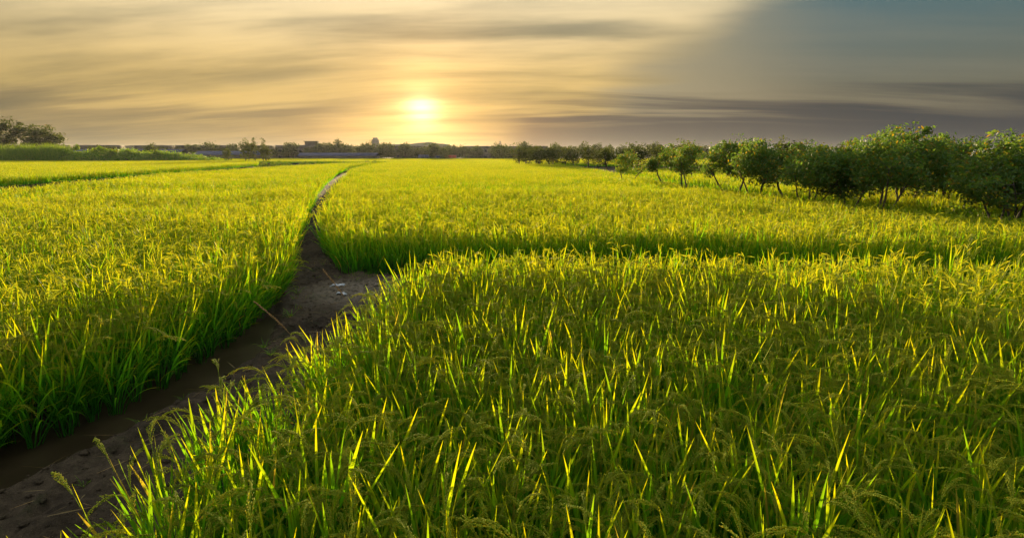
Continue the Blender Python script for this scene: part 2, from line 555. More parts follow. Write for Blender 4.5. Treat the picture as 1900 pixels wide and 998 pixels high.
def build_path():
    s = 0.035
    xs = np.arange(-7.0, 2.2, s)
    ys = np.arange(-1.2, 17.0, s)
    X, Y = np.meshgrid(xs, ys)
    Z = path_height(X, Y)
    out = np.full(X.shape, 9.0)
    for poly in (PLOT_LEFT, PLOT_MID, PLOT_NEAR):
        ins = inside(poly, X, Y)
        dd = dist_poly(poly, X, Y)
        out = np.minimum(out, np.where(ins, -dd, dd))
    # under the rice the tread runs out into the field mud
    fade = np.clip((out + 0.30) / 0.35, 0, 1)
    Z = GROUND_Z - 0.03 + (Z - GROUND_Z + 0.03) * fade
    keep = (out > -0.34)
    n = len(xs)
    i, j = np.meshgrid(np.arange(len(xs) - 1), np.arange(len(ys) - 1))
    k = keep[:-1, :-1] & keep[1:, 1:] & keep[1:, :-1] & keep[:-1, 1:]
    a = (j * n + i)[k]
    f = np.stack([a, a + 1, a + n + 1, a + n], 1)
    used = np.unique(f)
    remap = np.full(X.size, -1)
    remap[used] = np.arange(len(used))
    g = Geo()
    g.add(np.stack([X.ravel(), Y.ravel(), Z.ravel()], 1)[used], [remap[f]])
    # the far stretch between the two plots and the cross bund to the east
    def strip(cl, w, cols=9, step=0.25):
        cl = np.array(cl, float)
        seg = np.concatenate([[0], np.cumsum(np.hypot(*np.diff(cl, axis=0).T))])
        m = max(2, int(seg[-1] / step))
        q = np.linspace(0, seg[-1], m)
        px, py = np.interp(q, seg, cl[:, 0]), np.interp(q, seg, cl[:, 1])
        tx, ty = np.gradient(px), np.gradient(py)
        l = np.hypot(tx, ty)
        nx, ny = -ty / l, tx / l
        u = np.linspace(-1, 1, cols)
        XX = px[:, None] + nx[:, None] * u * w
        YY = py[:, None] + ny[:, None] * u * w
        ZZ = -0.02 + 0.08 * (fbm(XX * 2.1, YY * 1.7) - 0.45) - 0.14 * np.abs(u[None, :]) ** 3
        ii, jj = np.meshgrid(np.arange(cols - 1), np.arange(m - 1))
        b = (jj * cols + ii).ravel()
        g.add(np.stack([XX.ravel(), YY.ravel(), ZZ.ravel()], 1), [np.stack([b, b + 1, b + cols + 1, b + cols], 1)])
    strip([(-5.85, 16.9), (-6.5, 18.65), (-8.4, 25.6), (-11.7, 38.0), (-17.9, 62.0), (-23.8, 94.0), (-27.0, 118.0), (-27.5, 130.0)], 0.75)
    strip([(2.1, 9.45), (4.4, 9.2), (7.8, 8.75), (13.0, 7.75), (17.0, 6.8)], 1.1)
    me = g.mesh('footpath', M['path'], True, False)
    me.materials.append(M['ground'])
    n0 = len(f)
    mi = np.ones(len(me.polygons), np.int32)
    mi[:n0] = 0
    me.polygons.foreach_set('material_index', mi)
    o = link('footpath', me)
    tag(o, 'bare lumpy mud path winding between the rice plots', None, None, 'structure')


def build_water():
    cl = np.array(DITCH)
    seg = np.concatenate([[0], np.cumsum(np.hypot(*np.diff(cl, axis=0).T))])
    q = np.linspace(0, seg[-1], 60)
    px, py = np.interp(q, seg, cl[:, 0]), np.interp(q, seg, cl[:, 1])
    tx, ty = np.gradient(px), np.gradient(py)
    l = np.hypot(tx, ty)
    nx, ny = -ty / l, tx / l
    u = np.array([-0.45, 0.0, 0.6])
    tp = np.clip((seg[-1] - q) / 2.2, 0.02, 1)[:, None]
    X = px[:, None] + nx[:, None] * u * tp
    Y = py[:, None] + ny[:, None] * u * tp
    Z = np.full(X.shape, WATER_Z)
    ii, jj = np.meshgrid(np.arange(2), np.arange(59))
    b = (jj * 3 + ii).ravel()
    o = link('ditch_water', mesh_from('ditch_water', np.stack([X.ravel(), Y.ravel(), Z.ravel()], 1),
                                      [np.stack([b, b + 1, b + 4, b + 3], 1)], M['water']))
    tag(o, 'shallow brown water in the narrow ditch beside the mud path', None, None, 'structure')


def build_hills():
    def ridge(name, dist, prof, label, depth=160):
        """prof: (azimuth deg, height m) control points"""
        prof = np.array(prof, float)
        az = np.linspace(prof[0, 0], prof[-1, 0], 160)
        h = np.interp(az, prof[:, 0], prof[:, 1])
        h = np.convolve(np.pad(h, 4, 'edge'), np.ones(9) / 9, 'valid')
        h = h * (0.93 + 0.14 * fbm(az * 1.1, az * 0 + dist))
        prof_d = np.array([0.0, 0.25, 0.55, 0.8, 1.0, 1.25, 1.6])
        prof_h = np.array([0.0, 0.22, 0.6, 0.9, 1.0, 0.8, 0.0])
        v = []
        for pd, ph in zip(prof_d, prof_h):
            rr = dist + (pd - 1.0) * depth
            rough = 1 + 0.18 * (fbm(az * 0.9 + pd * 7, az * 0 + pd * 3) - 0.5) if 0.1 < ph < 0.95 else 1
            v.append(np.stack([np.sin(np.radians(az)) * rr, np.cos(np.radians(az)) * rr, h * ph * rough - 0.5], 1))
        v = np.stack(v)
        k, n = v.shape[:2]
        ii, jj = np.meshgrid(np.arange(n - 1), np.arange(k - 1))
        b = (jj * n + ii).ravel()
        o = link(name, mesh_from(name, v.reshape(-1, 3), [np.stack([b, b + 1, b + n + 1, b + n], 1)], M['hill'], None, True))
        tag(o, label, None, None, 'structure')
    D = 850
    k = D / 1055.0
    def P(px, y, dy=1.0):
        return (math.degrees(math.atan((px - 950) / 1055 / 1.035)), max(1.0, (287 - y) * k * 0.82))
    ridge('hill', D, [P(560, 284), P(610, 270), P(660, 264), P(720, 260), P(765, 258), P(800, 255), P(830, 260), P(852, 270), P(866, 280), P(875, 285)],
          'low hazy hill on the horizon under the setting sun')
    ridge('hill', D + 70, [P(860, 284), P(878, 274), P(895, 265), P(910, 261), P(950, 263), P(1010, 268), P(1100, 272), P(1250, 277), P(1400, 283)],
          'longer grey hill on the horizon behind the lattice pylon')
    ridge('hill', D + 70, [P(-60, 278), P(60, 270), P(180, 265), P(290, 262), P(360, 266), P(430, 272), P(520, 276), P(580, 283)],
          'faint low ridge on the horizon behind the village')


build_ground()
build_path()
build_water()
build_hills()


# ------------------------------------------------------------------ rice
def blades(g, base, d0, length, width, droop, out, twist, rnd, age, seg=7, fold=0.25, mid=True, t0=0.0, prof=None):
    """many leaf blades at once. base, d0, out: (n,3); the rest (n,)"""
    n = len(base)
    ts = np.linspace(0, 1, seg + 1)
    pos = np.zeros((n, seg + 1, 3))
    tan = np.zeros((n, seg + 1, 3))
    p = base.copy()
    ds = (length / seg)[:, None]
    for k, t in enumerate(ts):
        dv = d0 + (t ** 1.7 * droop)[:, None] * (out * 0.75 + np.array([0, 0, -1.0]))
        dv = norm(dv)
        pos[:, k] = p
        tan[:, k] = dv
        p = p + dv * ds
    side = norm(np.cross(out, np.array([0, 0, 1.0])))
    side = side[:, None, :] - tan * np.sum(side[:, None, :] * tan, -1, keepdims=True)
    side = norm(side)
    up = np.cross(tan, side)
    tw = (twist[:, None] * (0.35 + ts[None, :]))[:, :, None]
    s2 = side * np.cos(tw) + up * np.sin(tw)
    u2 = np.cross(tan, s2)
    if prof is None:
        prof = np.clip(np.minimum(0.55 + ts * 1.8, 1.0) * (1 - ts ** 2.6), 0.03, 1)
    w = width[:, None] * prof[None, :] * 0.5
    L = pos - s2 * w[:, :, None]
    Rr = pos + s2 * w[:, :, None]
    att = np.zeros((n, seg + 1, 3))
    att[:, :, 0] = t0 + (1 - t0) * ts[None, :]
    att[:, :, 1] = rnd[:, None]
    att[:, :, 2] = age[:, None]
    if mid:
        C = pos + u2 * (w * fold * 2)[:, :, None]
        V = np.stack([L, C, Rr], 2)
        cols = 3
    else:
        V = np.stack([L, Rr], 2)
        cols = 2
    A = np.repeat(att[:, :, None, :], cols, 2)
    idx = np.arange(n * (seg + 1) * cols).reshape(n, seg + 1, cols)
    f = np.stack([idx[:, :-1, :-1], idx[:, :-1, 1:], idx[:, 1:, 1:], idx[:, 1:, :-1]], -1).reshape(-1, 4)
    g.add(V.reshape(-1, 3), [f], A.reshape(-1, 3))


OCTA_F = np.array([(0, 2, 4), (2, 1, 4), (1, 3, 4), (3, 0, 4), (2, 0, 5), (1, 2, 5), (3, 1, 5), (0, 3, 5)])


def grains(g, pos, d, ln, wd, rnd, t):
    """elongated octahedra"""
    n = len(pos)
    ref = norm(np.cross(d, np.array([0.3, 0.5, 0.81])))
    b = np.cross(d, ref)
    e = pos + d * ln[:, None]
    m = pos + d * (ln * 0.45)[:, None]
    w = wd[:, None]
    V = np.stack([m + ref * w, m - ref * w, m + b * w, m - b * w, e, pos], 1)
    f = (np.arange(n)[:, None, None] * 6 + OCTA_F[None]).reshape(-1, 3)
    A = np.zeros((n, 6, 3))
    A[:, :, 0] = t[:, None]
    A[:, :, 1] = rnd[:, None]
    g.add(V.reshape(-1, 3), [f], A.reshape(-1, 3))


def rice_clump(rg, gl, gp, centre=(0, 0), lod=0, hs=1.0, edge=0.0):
    """one rice hill into gl (leaves) and gp (panicles); lod 0 near, 1 middle, 2 far"""
    nt = {0: rg.integers(11, 15), 1: rg.integers(8, 11), 2: rg.integers(5, 8)}[lod]
    c = np.array([centre[0], centre[1], GROUND_Z - 0.01])
    seg = {0: 7, 1: 4, 2: 2}[lod]
    wmul = {0: 1.0, 1: 1.15, 2: 1.7}[lod]
    az = rg.random(nt) * 2 * np.pi
    lean = np.abs(rg.normal(0.0, 0.13, nt)) + 0.03 + edge * rg.random(nt) * 0.25
    out = np.stack([np.cos(az), np.sin(az), np.zeros(nt)], 1)
    rad = rg.random(nt) * 0.05
    foot = c + out * rad[:, None]
    td = norm(out * np.tan(lean)[:, None] + np.array([0, 0, 1.0]))
    hgt = hs * (0.64 + rg.normal(0, 0.05, nt))
    late = rg.random(nt) < 0.12
    if lod == 0:
        for k in range(nt):
            gl_n = gl.n
            pts = foot[k] + td[k] * np.linspace(0, hgt[k] * 0.95, 4)[:, None]
            gl.tube(pts, [0.0042, 0.0040, 0.0032, 0.002], 4)
            gl.a[-1][:, 0] = np.repeat(np.linspace(0.0, 0.35, 4), 4)
            gl.a[-1][:, 1] = rg.random()
    elif lod == 1:
        blades(gl, foot, td, hgt, np.full(nt, 0.010), np.zeros(nt), out, rg.random(nt) * 3, rg.random(nt), np.zeros(nt),
               2, 0, False, 0.0, np.array([1.0, 0.8, 0.5]))
        gl.a[-1][:, 0] *= 0.35
    # blades: lower, middle and flag leaves
    levels = {0: [(0.22, 0.38, 1.0), (0.42, 0.38, 0.8), (0.62, 0.34, 0.5), (0.84, 0.43, 0.09)],
              1: [(0.35, 0.42, 0.9), (0.60, 0.36, 0.5), (0.84, 0.43, 0.09)],
              2: [(0.55, 0.40, 0.5), (0.84, 0.42, 0.10)]}[lod]
    for li, (fh, ln, drp) in enumerate(levels):
        b = foot + td * (hgt * fh)[:, None]
        a2 = az + rg.normal(0, 1.1, nt)
        o2 = np.stack([np.cos(a2), np.sin(a2), np.zeros(nt)], 1)
        flag = li == len(levels) - 1
        open_ = np.abs(rg.normal(0.10 if flag else 0.26, 0.11, nt)) + 0.03
        d0 = norm(td + o2 * np.tan(open_)[:, None])
        L = hs * ln * (rg.uniform(0.45, 1.12, nt) if flag else rg.uniform(0.72, 1.1, nt))
        W = rg.uniform(0.0125, 0.0190, nt) * wmul * (1.2 if flag else 1.0)
        dr = drp * rg.uniform(0.15, 1.3, nt) * (1.0 + 0.6 * edge)
        age = np.where(rg.random(nt) < (0.10 if li == 0 else 0.015), rg.uniform(0.4, 1.0, nt), 0.0)
        tz = 0.05 + (0.40, 0.50, 0.60)[lod] * li / max(1, len(levels) - 1)
        blades(gl, b, d0, L, W, dr, o2, rg.normal(0, 0.7, nt), rg.random(nt), age, seg, 0.22, lod == 0, tz)
    # drooping panicles of green-gold grain
    npan = {0: rg.integers(4, 8), 1: rg.integers(3, 6), 2: rg.integers(1, 3)}[lod]
    for k in range(min(npan, nt)):
        a3 = az[k] + rg.normal(0, 0.6)
        o3 = np.array([math.cos(a3), math.sin(a3), 0.0])
        p = foot[k] + td[k] * hgt[k] * rg.uniform(1.0, 1.20)
        L = hs * rg.uniform(0.24, 0.33)
        droop = rg.uniform(1.0, 2.6)
        ns = 12 if lod == 0 else 5
        pts, dirs = [], []
        dv = norm(td[k] + o3 * 0.18)
        for s in range(ns + 1):
            t = s / ns
            dd = norm(dv + (o3 * 0.75 + np.array([0, 0, -0.85])) * droop * max(0.0, t - 0.12) ** 1.25)
            pts.append(p.copy())
            dirs.append(dd)
            p = p + dd * L / ns
        pts, dirs = np.array(pts), np.array(dirs)
        r0 = rg.random()
        if lod == 0:
            gp.tube(pts, np.linspace(0.0016, 0.0007, ns + 1), 3)
            gp.a[-1][:, 0] = 0.3
            gp.a[-1][:, 1] = r0
            P, D = [], []
            for s in range(3, ns + 1):
                for b in range(2):
                    sd = norm(np.cross(dirs[s], rg.normal(0, 1, 3)))
                    bl = L * rg.uniform(0.24, 0.42) * (1.15 - 0.6 * s / ns)
                    q = pts[s].copy()
                    dq = norm(dirs[s] + sd * 0.15)
                    ng = max(3, int(bl / 0.0085))
                    for e in range(ng):
                        dq = norm(dq + np.array([0, 0, -0.06]))
                        q = q + dq * bl / ng
                        P.append(q + rg.normal(0, 0.0012, 3))
                        D.append(norm(dq + sd * rg.normal(0, 0.18)))
            P, D = np.array(P), np.array(D)
            m = len(P)
            grains(gp, P, D, rg.uniform(0.009, 0.0115, m), rg.uniform(0.0023, 0.0031, m),
                   np.clip(r0 + rg.normal(0, 0.12, m), 0, 1), rg.uniform(0.4, 1.0, m))
        else:
            nb = 6 if lod == 1 else 2
            sidx = np.linspace(1, ns - 1, nb).astype(int)
            b0 = pts[sidx]
            sd = norm(np.cross(dirs[sidx], rg.normal(0, 1, (nb, 3))))
            d0 = norm(dirs[sidx] + sd * 0.35)
            bl = np.full(nb, L * (0.36 if lod == 1 else 0.55)) * rg.uniform(0.7, 1.2, nb)
            blades(gp, b0, d0, bl, np.full(nb, 0.013 if lod == 1 else 0.026), np.full(nb, 0.5), np.tile(o3, (nb, 1)), rg.normal(0, 1, nb),
                   np.full(nb, r0), np.zeros(nb), 2, 0, False, 0.4, np.array([0.5, 1.0, 0.25]))


def joined(name, gl, gp):
    """leaves and panicles in one mesh with two material slots"""
    g = Geo()
    nl = sum(len(f) for f in gl.f)
    g.v, g.a, g.n = gl.v + gp.v, gl.a + gp.a, gl.n + gp.n
    quads = [f for f in gl.f]
    pq = [f + gl.n for f in gp.f]
    allf = quads + pq
    ids = [0] * len(quads) + [1] * len(pq)
    f4 = [(f, i) for f, i in zip(allf, ids) if f.shape[1] == 4]
    f3 = [(f, i) for f, i in zip(allf, ids) if f.shape[1] == 3]
    faces, mi = [], []
    for grp in (f4, f3):
        if grp:
            faces.append(np.concatenate([f for f, _ in grp]))
            mi.append(np.concatenate([np.full(len(f), i, np.int32) for f, i in grp]))
    me = mesh_from(name, np.concatenate(g.v), faces, M['rice'], np.concatenate(g.a), True)
    me.materials.append(M['panicle'])
    me.polygons.foreach_set('material_index', np.concatenate(mi))
    return me


def library(name, meshes):
    c = bpy.data.collections.new(name)          # sources of the crop, not part of the scene
    for k, me in enumerate(meshes):
        c.objects.link(bpy.data.objects.new('%s_%02d' % (name, k), me))
    return c


def patch(seed, size, spacing, lod, hs=1.0):
    rg = np.random.default_rng(seed)
    gl, gp = Geo(), Geo()
    k = max(1, int(round(size / spacing)))
    for i in range(k):
        for j in range(k):
            x = (i + 0.5) / k * size - size / 2 + rg.normal(0, spacing * 0.14)
            y = (j + 0.5) / k * size - size / 2 + rg.normal(0, spacing * 0.14)
            rice_clump(rg, gl, gp, (x, y), lod, hs * rg.uniform(0.93, 1.07))
    return gl, gp


NEAR_SETS = []
for k in range(9):
    NEAR_SETS.append(patch(100 + k, 0.01, 0.21, 0, 1.0))
EDGE_SETS = []
for k in range(5):
    gl, gp = Geo(), Geo()
    rice_clump(np.random.default_rng(300 + k), gl, gp, (0, 0), 0, 1.04, 0.55)
    EDGE_SETS.append((gl, gp))

LIB = {
    'near': library('rice_hill', [joined('rice_hill', *s) for s in NEAR_SETS]),
    'mid1': library('rice_tuft', [joined('rice_tuft', *patch(200 + k, 0.01, 0.22, 1)) for k in range(8)]),
    'mid': library('rice_patch', [joined('rice_patch', *patch(220 + k, 1.0, 0.22, 1)) for k in range(6)]),
    'far1': library('rice_sprig', [joined('rice_sprig', *patch(240 + k, 0.01, 0.3, 2)) for k in range(6)]),
    'far': library('rice_swath', [joined('rice_swath', *patch(260 + k, 3.0, 0.26, 2)) for k in range(5)]),
}


def gn_instances(name, pts, rots, scls, vids, coll):
    me = bpy.data.meshes.new(name)
    me.vertices.add(len(pts))
    me.vertices.foreach_set('co', np.asarray(pts, np.float32).ravel())
    a = me.attributes.new('rot', 'FLOAT_VECTOR', 'POINT')
    a.data.foreach_set('vector', np.asarray(rots, np.float32).ravel())
    a = me.attributes.new('scl', 'FLOAT_VECTOR', 'POINT')
    a.data.foreach_set('vector', np.asarray(scls, np.float32).ravel())
    a = me.attributes.new('vid', 'INT', 'POINT')
    a.data.foreach_set('value', np.asarray(vids, np.int32))
    return me


def scatter_group(parts):
    """node group: instances from each (level, collection) on the points of that level"""
    ng = bpy.data.node_groups.new('crop', 'GeometryNodeTree')
    ng.interface.new_socket('Geometry', in_out='INPUT', socket_type='NodeSocketGeometry')
    ng.interface.new_socket('Geometry', in_out='OUTPUT', socket_type='NodeSocketGeometry')
    n, l = ng.nodes, ng.links
    gi, go = n.new('NodeGroupInput'), n.new('NodeGroupOutput')
    join = n.new('GeometryNodeJoinGeometry')

    def attr(nm, ty):
        a = n.new('GeometryNodeInputNamedAttribute')
        a.data_type = ty
        a.inputs[0].default_value = nm
        return a.outputs[0]
    for lev, coll in parts:
        cmp = n.new('FunctionNodeCompare')
        cmp.data_type = 'INT'
        cmp.operation = 'EQUAL'
        ia = [s for s in cmp.inputs if s.type == 'INT' and s.enabled]
        l.new(attr('lev', 'INT'), ia[0])
        ia[1].default_value = lev
        ci = n.new('GeometryNodeCollectionInfo')
        ci.inputs['Collection'].default_value = coll
        ci.inputs['Separate Children'].default_value = True
        ci.inputs['Reset Children'].default_value = True
        ip = n.new('GeometryNodeInstanceOnPoints')
        l.new(gi.outputs[0], ip.inputs['Points'])
        l.new(cmp.outputs[0], ip.inputs['Selection'])
        l.new(ci.outputs[0], ip.inputs['Instance'])
        ip.inputs['Pick Instance'].default_value = True
        l.new(attr('vid', 'INT'), ip.inputs['Instance Index'])
        er = n.new('FunctionNodeEulerToRotation')
        l.new(attr('rot', 'FLOAT_VECTOR'), er.inputs[0])
        l.new(er.outputs[0], ip.inputs['Rotation'])
        l.new(attr('scl', 'FLOAT_VECTOR'), ip.inputs['Scale'])
        l.new(ip.outputs[0], join.inputs[0])
    l.new(join.outputs[0], go.inputs[0])
    return ng


LEVELS = ['near', 'mid1', 'mid', 'far1', 'far']
CROP = scatter_group([(i, LIB[k]) for i, k in enumerate(LEVELS)])


def in_view(x, y, pad):
    """what a camera within a couple of metres of the photograph's could see"""
    return (y > -2.5) & (np.abs(x) < 1.08 * np.maximum(y, 0) + 3.2 + pad)


def crop(poly, label, near=7.5, mid=26.0, hs=1.0, skip=None, tone=0):
    rg = np.random.default_rng(int(abs(poly[0][0] * 100 + poly[0][1])) + 11)
    P = np.array(poly)
    x0, y0, x1, y1 = P[:, 0].min(), P[:, 1].min(), P[:, 0].max(), P[:, 1].max()
    rec = []                                     # x, y, level

    def cell_ok(cx, cy, s):
        ok = np.ones(len(cx), bool)
        for sx in (-0.5, 0, 0.5):
            for sy in (-0.5, 0, 0.5):
                ok &= inside(poly, cx + sx * s, cy + sy * s)
        return ok

    def touch(cx, cy, s):
        d = dist_poly(poly, cx, cy)
        return inside(poly, cx, cy) | (d < s * 0.75)
    S = 3.0
    gx, gy = np.meshgrid(np.arange(x0 + S / 2, x1 + S, S), np.arange(y0 + S / 2, y1 + S, S))
    gx, gy = gx.ravel(), gy.ravel()
    k = touch(gx, gy, S) & in_view(gx, gy, S)
    gx, gy = gx[k], gy[k]
    dist = np.hypot(gx, gy)
    full = cell_ok(gx, gy, S) & (dist > mid)
    rec += [(a, b, 4) for a, b in zip(gx[full], gy[full])]
    gx, gy = gx[~full], gy[~full]
    o = (np.arange(3) - 1) * 1.0
    ox, oy = np.meshgrid(o, o)
    cx = (gx[:, None] + ox.ravel()[None]).ravel()
    cy_ = (gy[:, None] + oy.ravel()[None]).ravel()
    k = touch(cx, cy_, 1.0) & in_view(cx, cy_, 1.0)
    cx, cy_ = cx[k], cy_[k]
    dist = np.hypot(cx, cy_)
    full = cell_ok(cx, cy_, 1.0) & (dist > near) & (dist <= mid + 3)
    rec += [(a, b, 2) for a, b in zip(cx[full], cy_[full])]
    cx, cy_ = cx[~full], cy_[~full]
    for lev, step, sel in ((0, 0.20, np.hypot(cx, cy_) <= near), (1, 0.22, (np.hypot(cx, cy_) > near) & (np.hypot(cx, cy_) <= mid + 3)),
                           (3, 0.26, np.hypot(cx, cy_) > mid + 3)):
        ax, ay = cx[sel], cy_[sel]
        if not len(ax):
            continue
        m = int(round(1.0 / step))
        o = (np.arange(m) + 0.5) / m - 0.5
        ox, oy = np.meshgrid(o, o)
        qx = (ax[:, None] + ox.ravel()[None]).ravel()
        qy = (ay[:, None] + oy.ravel()[None]).ravel()
        qx = qx + rg.normal(0, step * 0.15, qx.shape)
        qy = qy + rg.normal(0, step * 0.15, qy.shape)
        k = inside(poly, qx, qy) & in_view(qx, qy, 0.3)
        if skip is not None:
            k &= ~skip(qx, qy)
        rec += [(a, b, lev) for a, b in zip(qx[k], qy[k])]
    rec = np.array(rec)
    n = len(rec)
    lev = rec[:, 2].astype(int)
    counts = np.array([len(LIB[k].objects) for k in LEVELS])[lev]
    vid = (rg.random(n) * counts).astype(int)
    single = np.isin(lev, (0, 1, 3))
    rot = np.zeros((n, 3))
    rot[:, 2] = np.where(single, rg.random(n) * 2 * np.pi, rg.integers(0, 4, n) * np.pi / 2)
    rot[:, 0] = np.where(single, rg.normal(0, 0.05, n), 0)
    rot[:, 1] = np.where(single, rg.normal(0, 0.05, n), 0)
    wave = 0.90 + 0.20 * fbm(rec[:, 0] * 0.35, rec[:, 1] * 0.35)
    h = hs * wave * np.where(single, rg.normal(1.0, 0.055, n), rg.normal(1.0, 0.015, n))
    scl = np.stack([np.where(single, h, 1.0), np.where(single, h, 1.0), h], 1)
    pts = np.stack([rec[:, 0], rec[:, 1], np.zeros(n)], 1)
    me = gn_instances('rice_crop', pts, rot, scl, vid, None)
    a = me.attributes.new('lev', 'INT', 'POINT')
    a.data.foreach_set('value', lev.astype(np.int32))
    o = link('rice_crop', me)
    md = o.modifiers.new('crop', 'NODES')
    md.node_group = CROP
    tag(o, label, 'rice crop', None, 'stuff')
    print('crop', label, n, np.bincount(lev, minlength=5))
    return o


# rows of single clumps that stand out along the ditch and along the rim of the near plot
def edge_points(line, a, b, step, inset, seed):
    rg = np.random.default_rng(seed)
    cl = np.array(line, float)
    seg = np.concatenate([[0], np.cumsum(np.hypot(*np.diff(cl, axis=0).T))])
    q = np.arange(a, b, step) + rg.normal(0, 0.02, len(np.arange(a, b, step)))
    px, py = np.interp(q, seg, cl[:, 0]), np.interp(q, seg, cl[:, 1])
    tx, ty = np.interp(q + 0.05, seg, cl[:, 0]) - px, np.interp(q + 0.05, seg, cl[:, 1]) - py
    l = np.hypot(tx, ty)
    return px - ty / l * inset + rg.normal(0, 0.02, len(q)), py + tx / l * inset + rg.normal(0, 0.02, len(q))


ex, ey = edge_points(LEFT_EDGE, 4.6, 12.6, 0.255, 0.06, 5)
nx_, ny_ = edge_points(PLOT_NEAR[:9], 1.6, 9.2, 0.235, -0.06, 6)


def near_any(px, py, r):
    return lambda x, y: (np.min(np.hypot(x[:, None] - px[None], y[:, None] - py[None]), axis=1) < r) if len(x) else np.zeros(0, bool)


crop(PLOT_NEAR, 'tall green rice with bowed gold seed heads filling the whole near plot', skip=near_any(nx_, ny_, 0.14))
crop(PLOT_LEFT, 'broad sunlit rice plot on the far side of the ditch', skip=near_any(ex, ey, 0.14))
crop(PLOT_MID, 'yellow rice plot beyond the mud crossing, reaching back to the orchard trees')
crop(PLOT_STRIP, 'narrow rice plot with a dark edge in front of the overgrown bank')
crop(PLOT_EAST, 'rice glimpsed behind the trunks of the orchard trees')
crop(PLOT_FAR, 'thin yellow rice plots in the distance before the village')

EDGE_MESH = [(gl.mesh('leaves', M['rice'], True), gp.mesh('panicles', M['panicle'], True)) for gl, gp in EDGE_SETS]
NEAR_MESH = [(gl.mesh('leaves', M['rice'], True), gp.mesh('panicles', M['panicle'], True)) for gl, gp in NEAR_SETS]


def place_clumps(px, py, sets, label, group, seed, lean=0.0, side=1):
    rg = np.random.default_rng(seed)
    for i, (x, y) in enumerate(zip(px, py)):
        ml, mp = sets[rg.integers(0, len(sets))]
        r = thing('rice_plant', (x, y, 0), label, 'rice plant', group, rg.random() * 6.28, float(rg.normal(1.0, 0.05)))
        r.rotation_mode = 'ZYX'
        r.rotation_euler = (rg.normal(0, 0.05), side * lean + rg.normal(0, 0.05), rg.random() * 6.28)
        a = link('leaves', ml, r)
        b = link('panicles', mp, r)
        a['kind'] = 'stuff'
        b['kind'] = 'stuff'


place_clumps(ex, ey, EDGE_MESH, 'rice clump rooted at the rim of the ditch, blades hanging over the brown water', 'rice clumps lining the ditch', 41, 0.10)
place_clumps(nx_, ny_, NEAR_MESH, 'rice clump on the rim of the near plot, blades leaning over the mud path', 'rice clumps lining the path', 42, 0.13, -1)


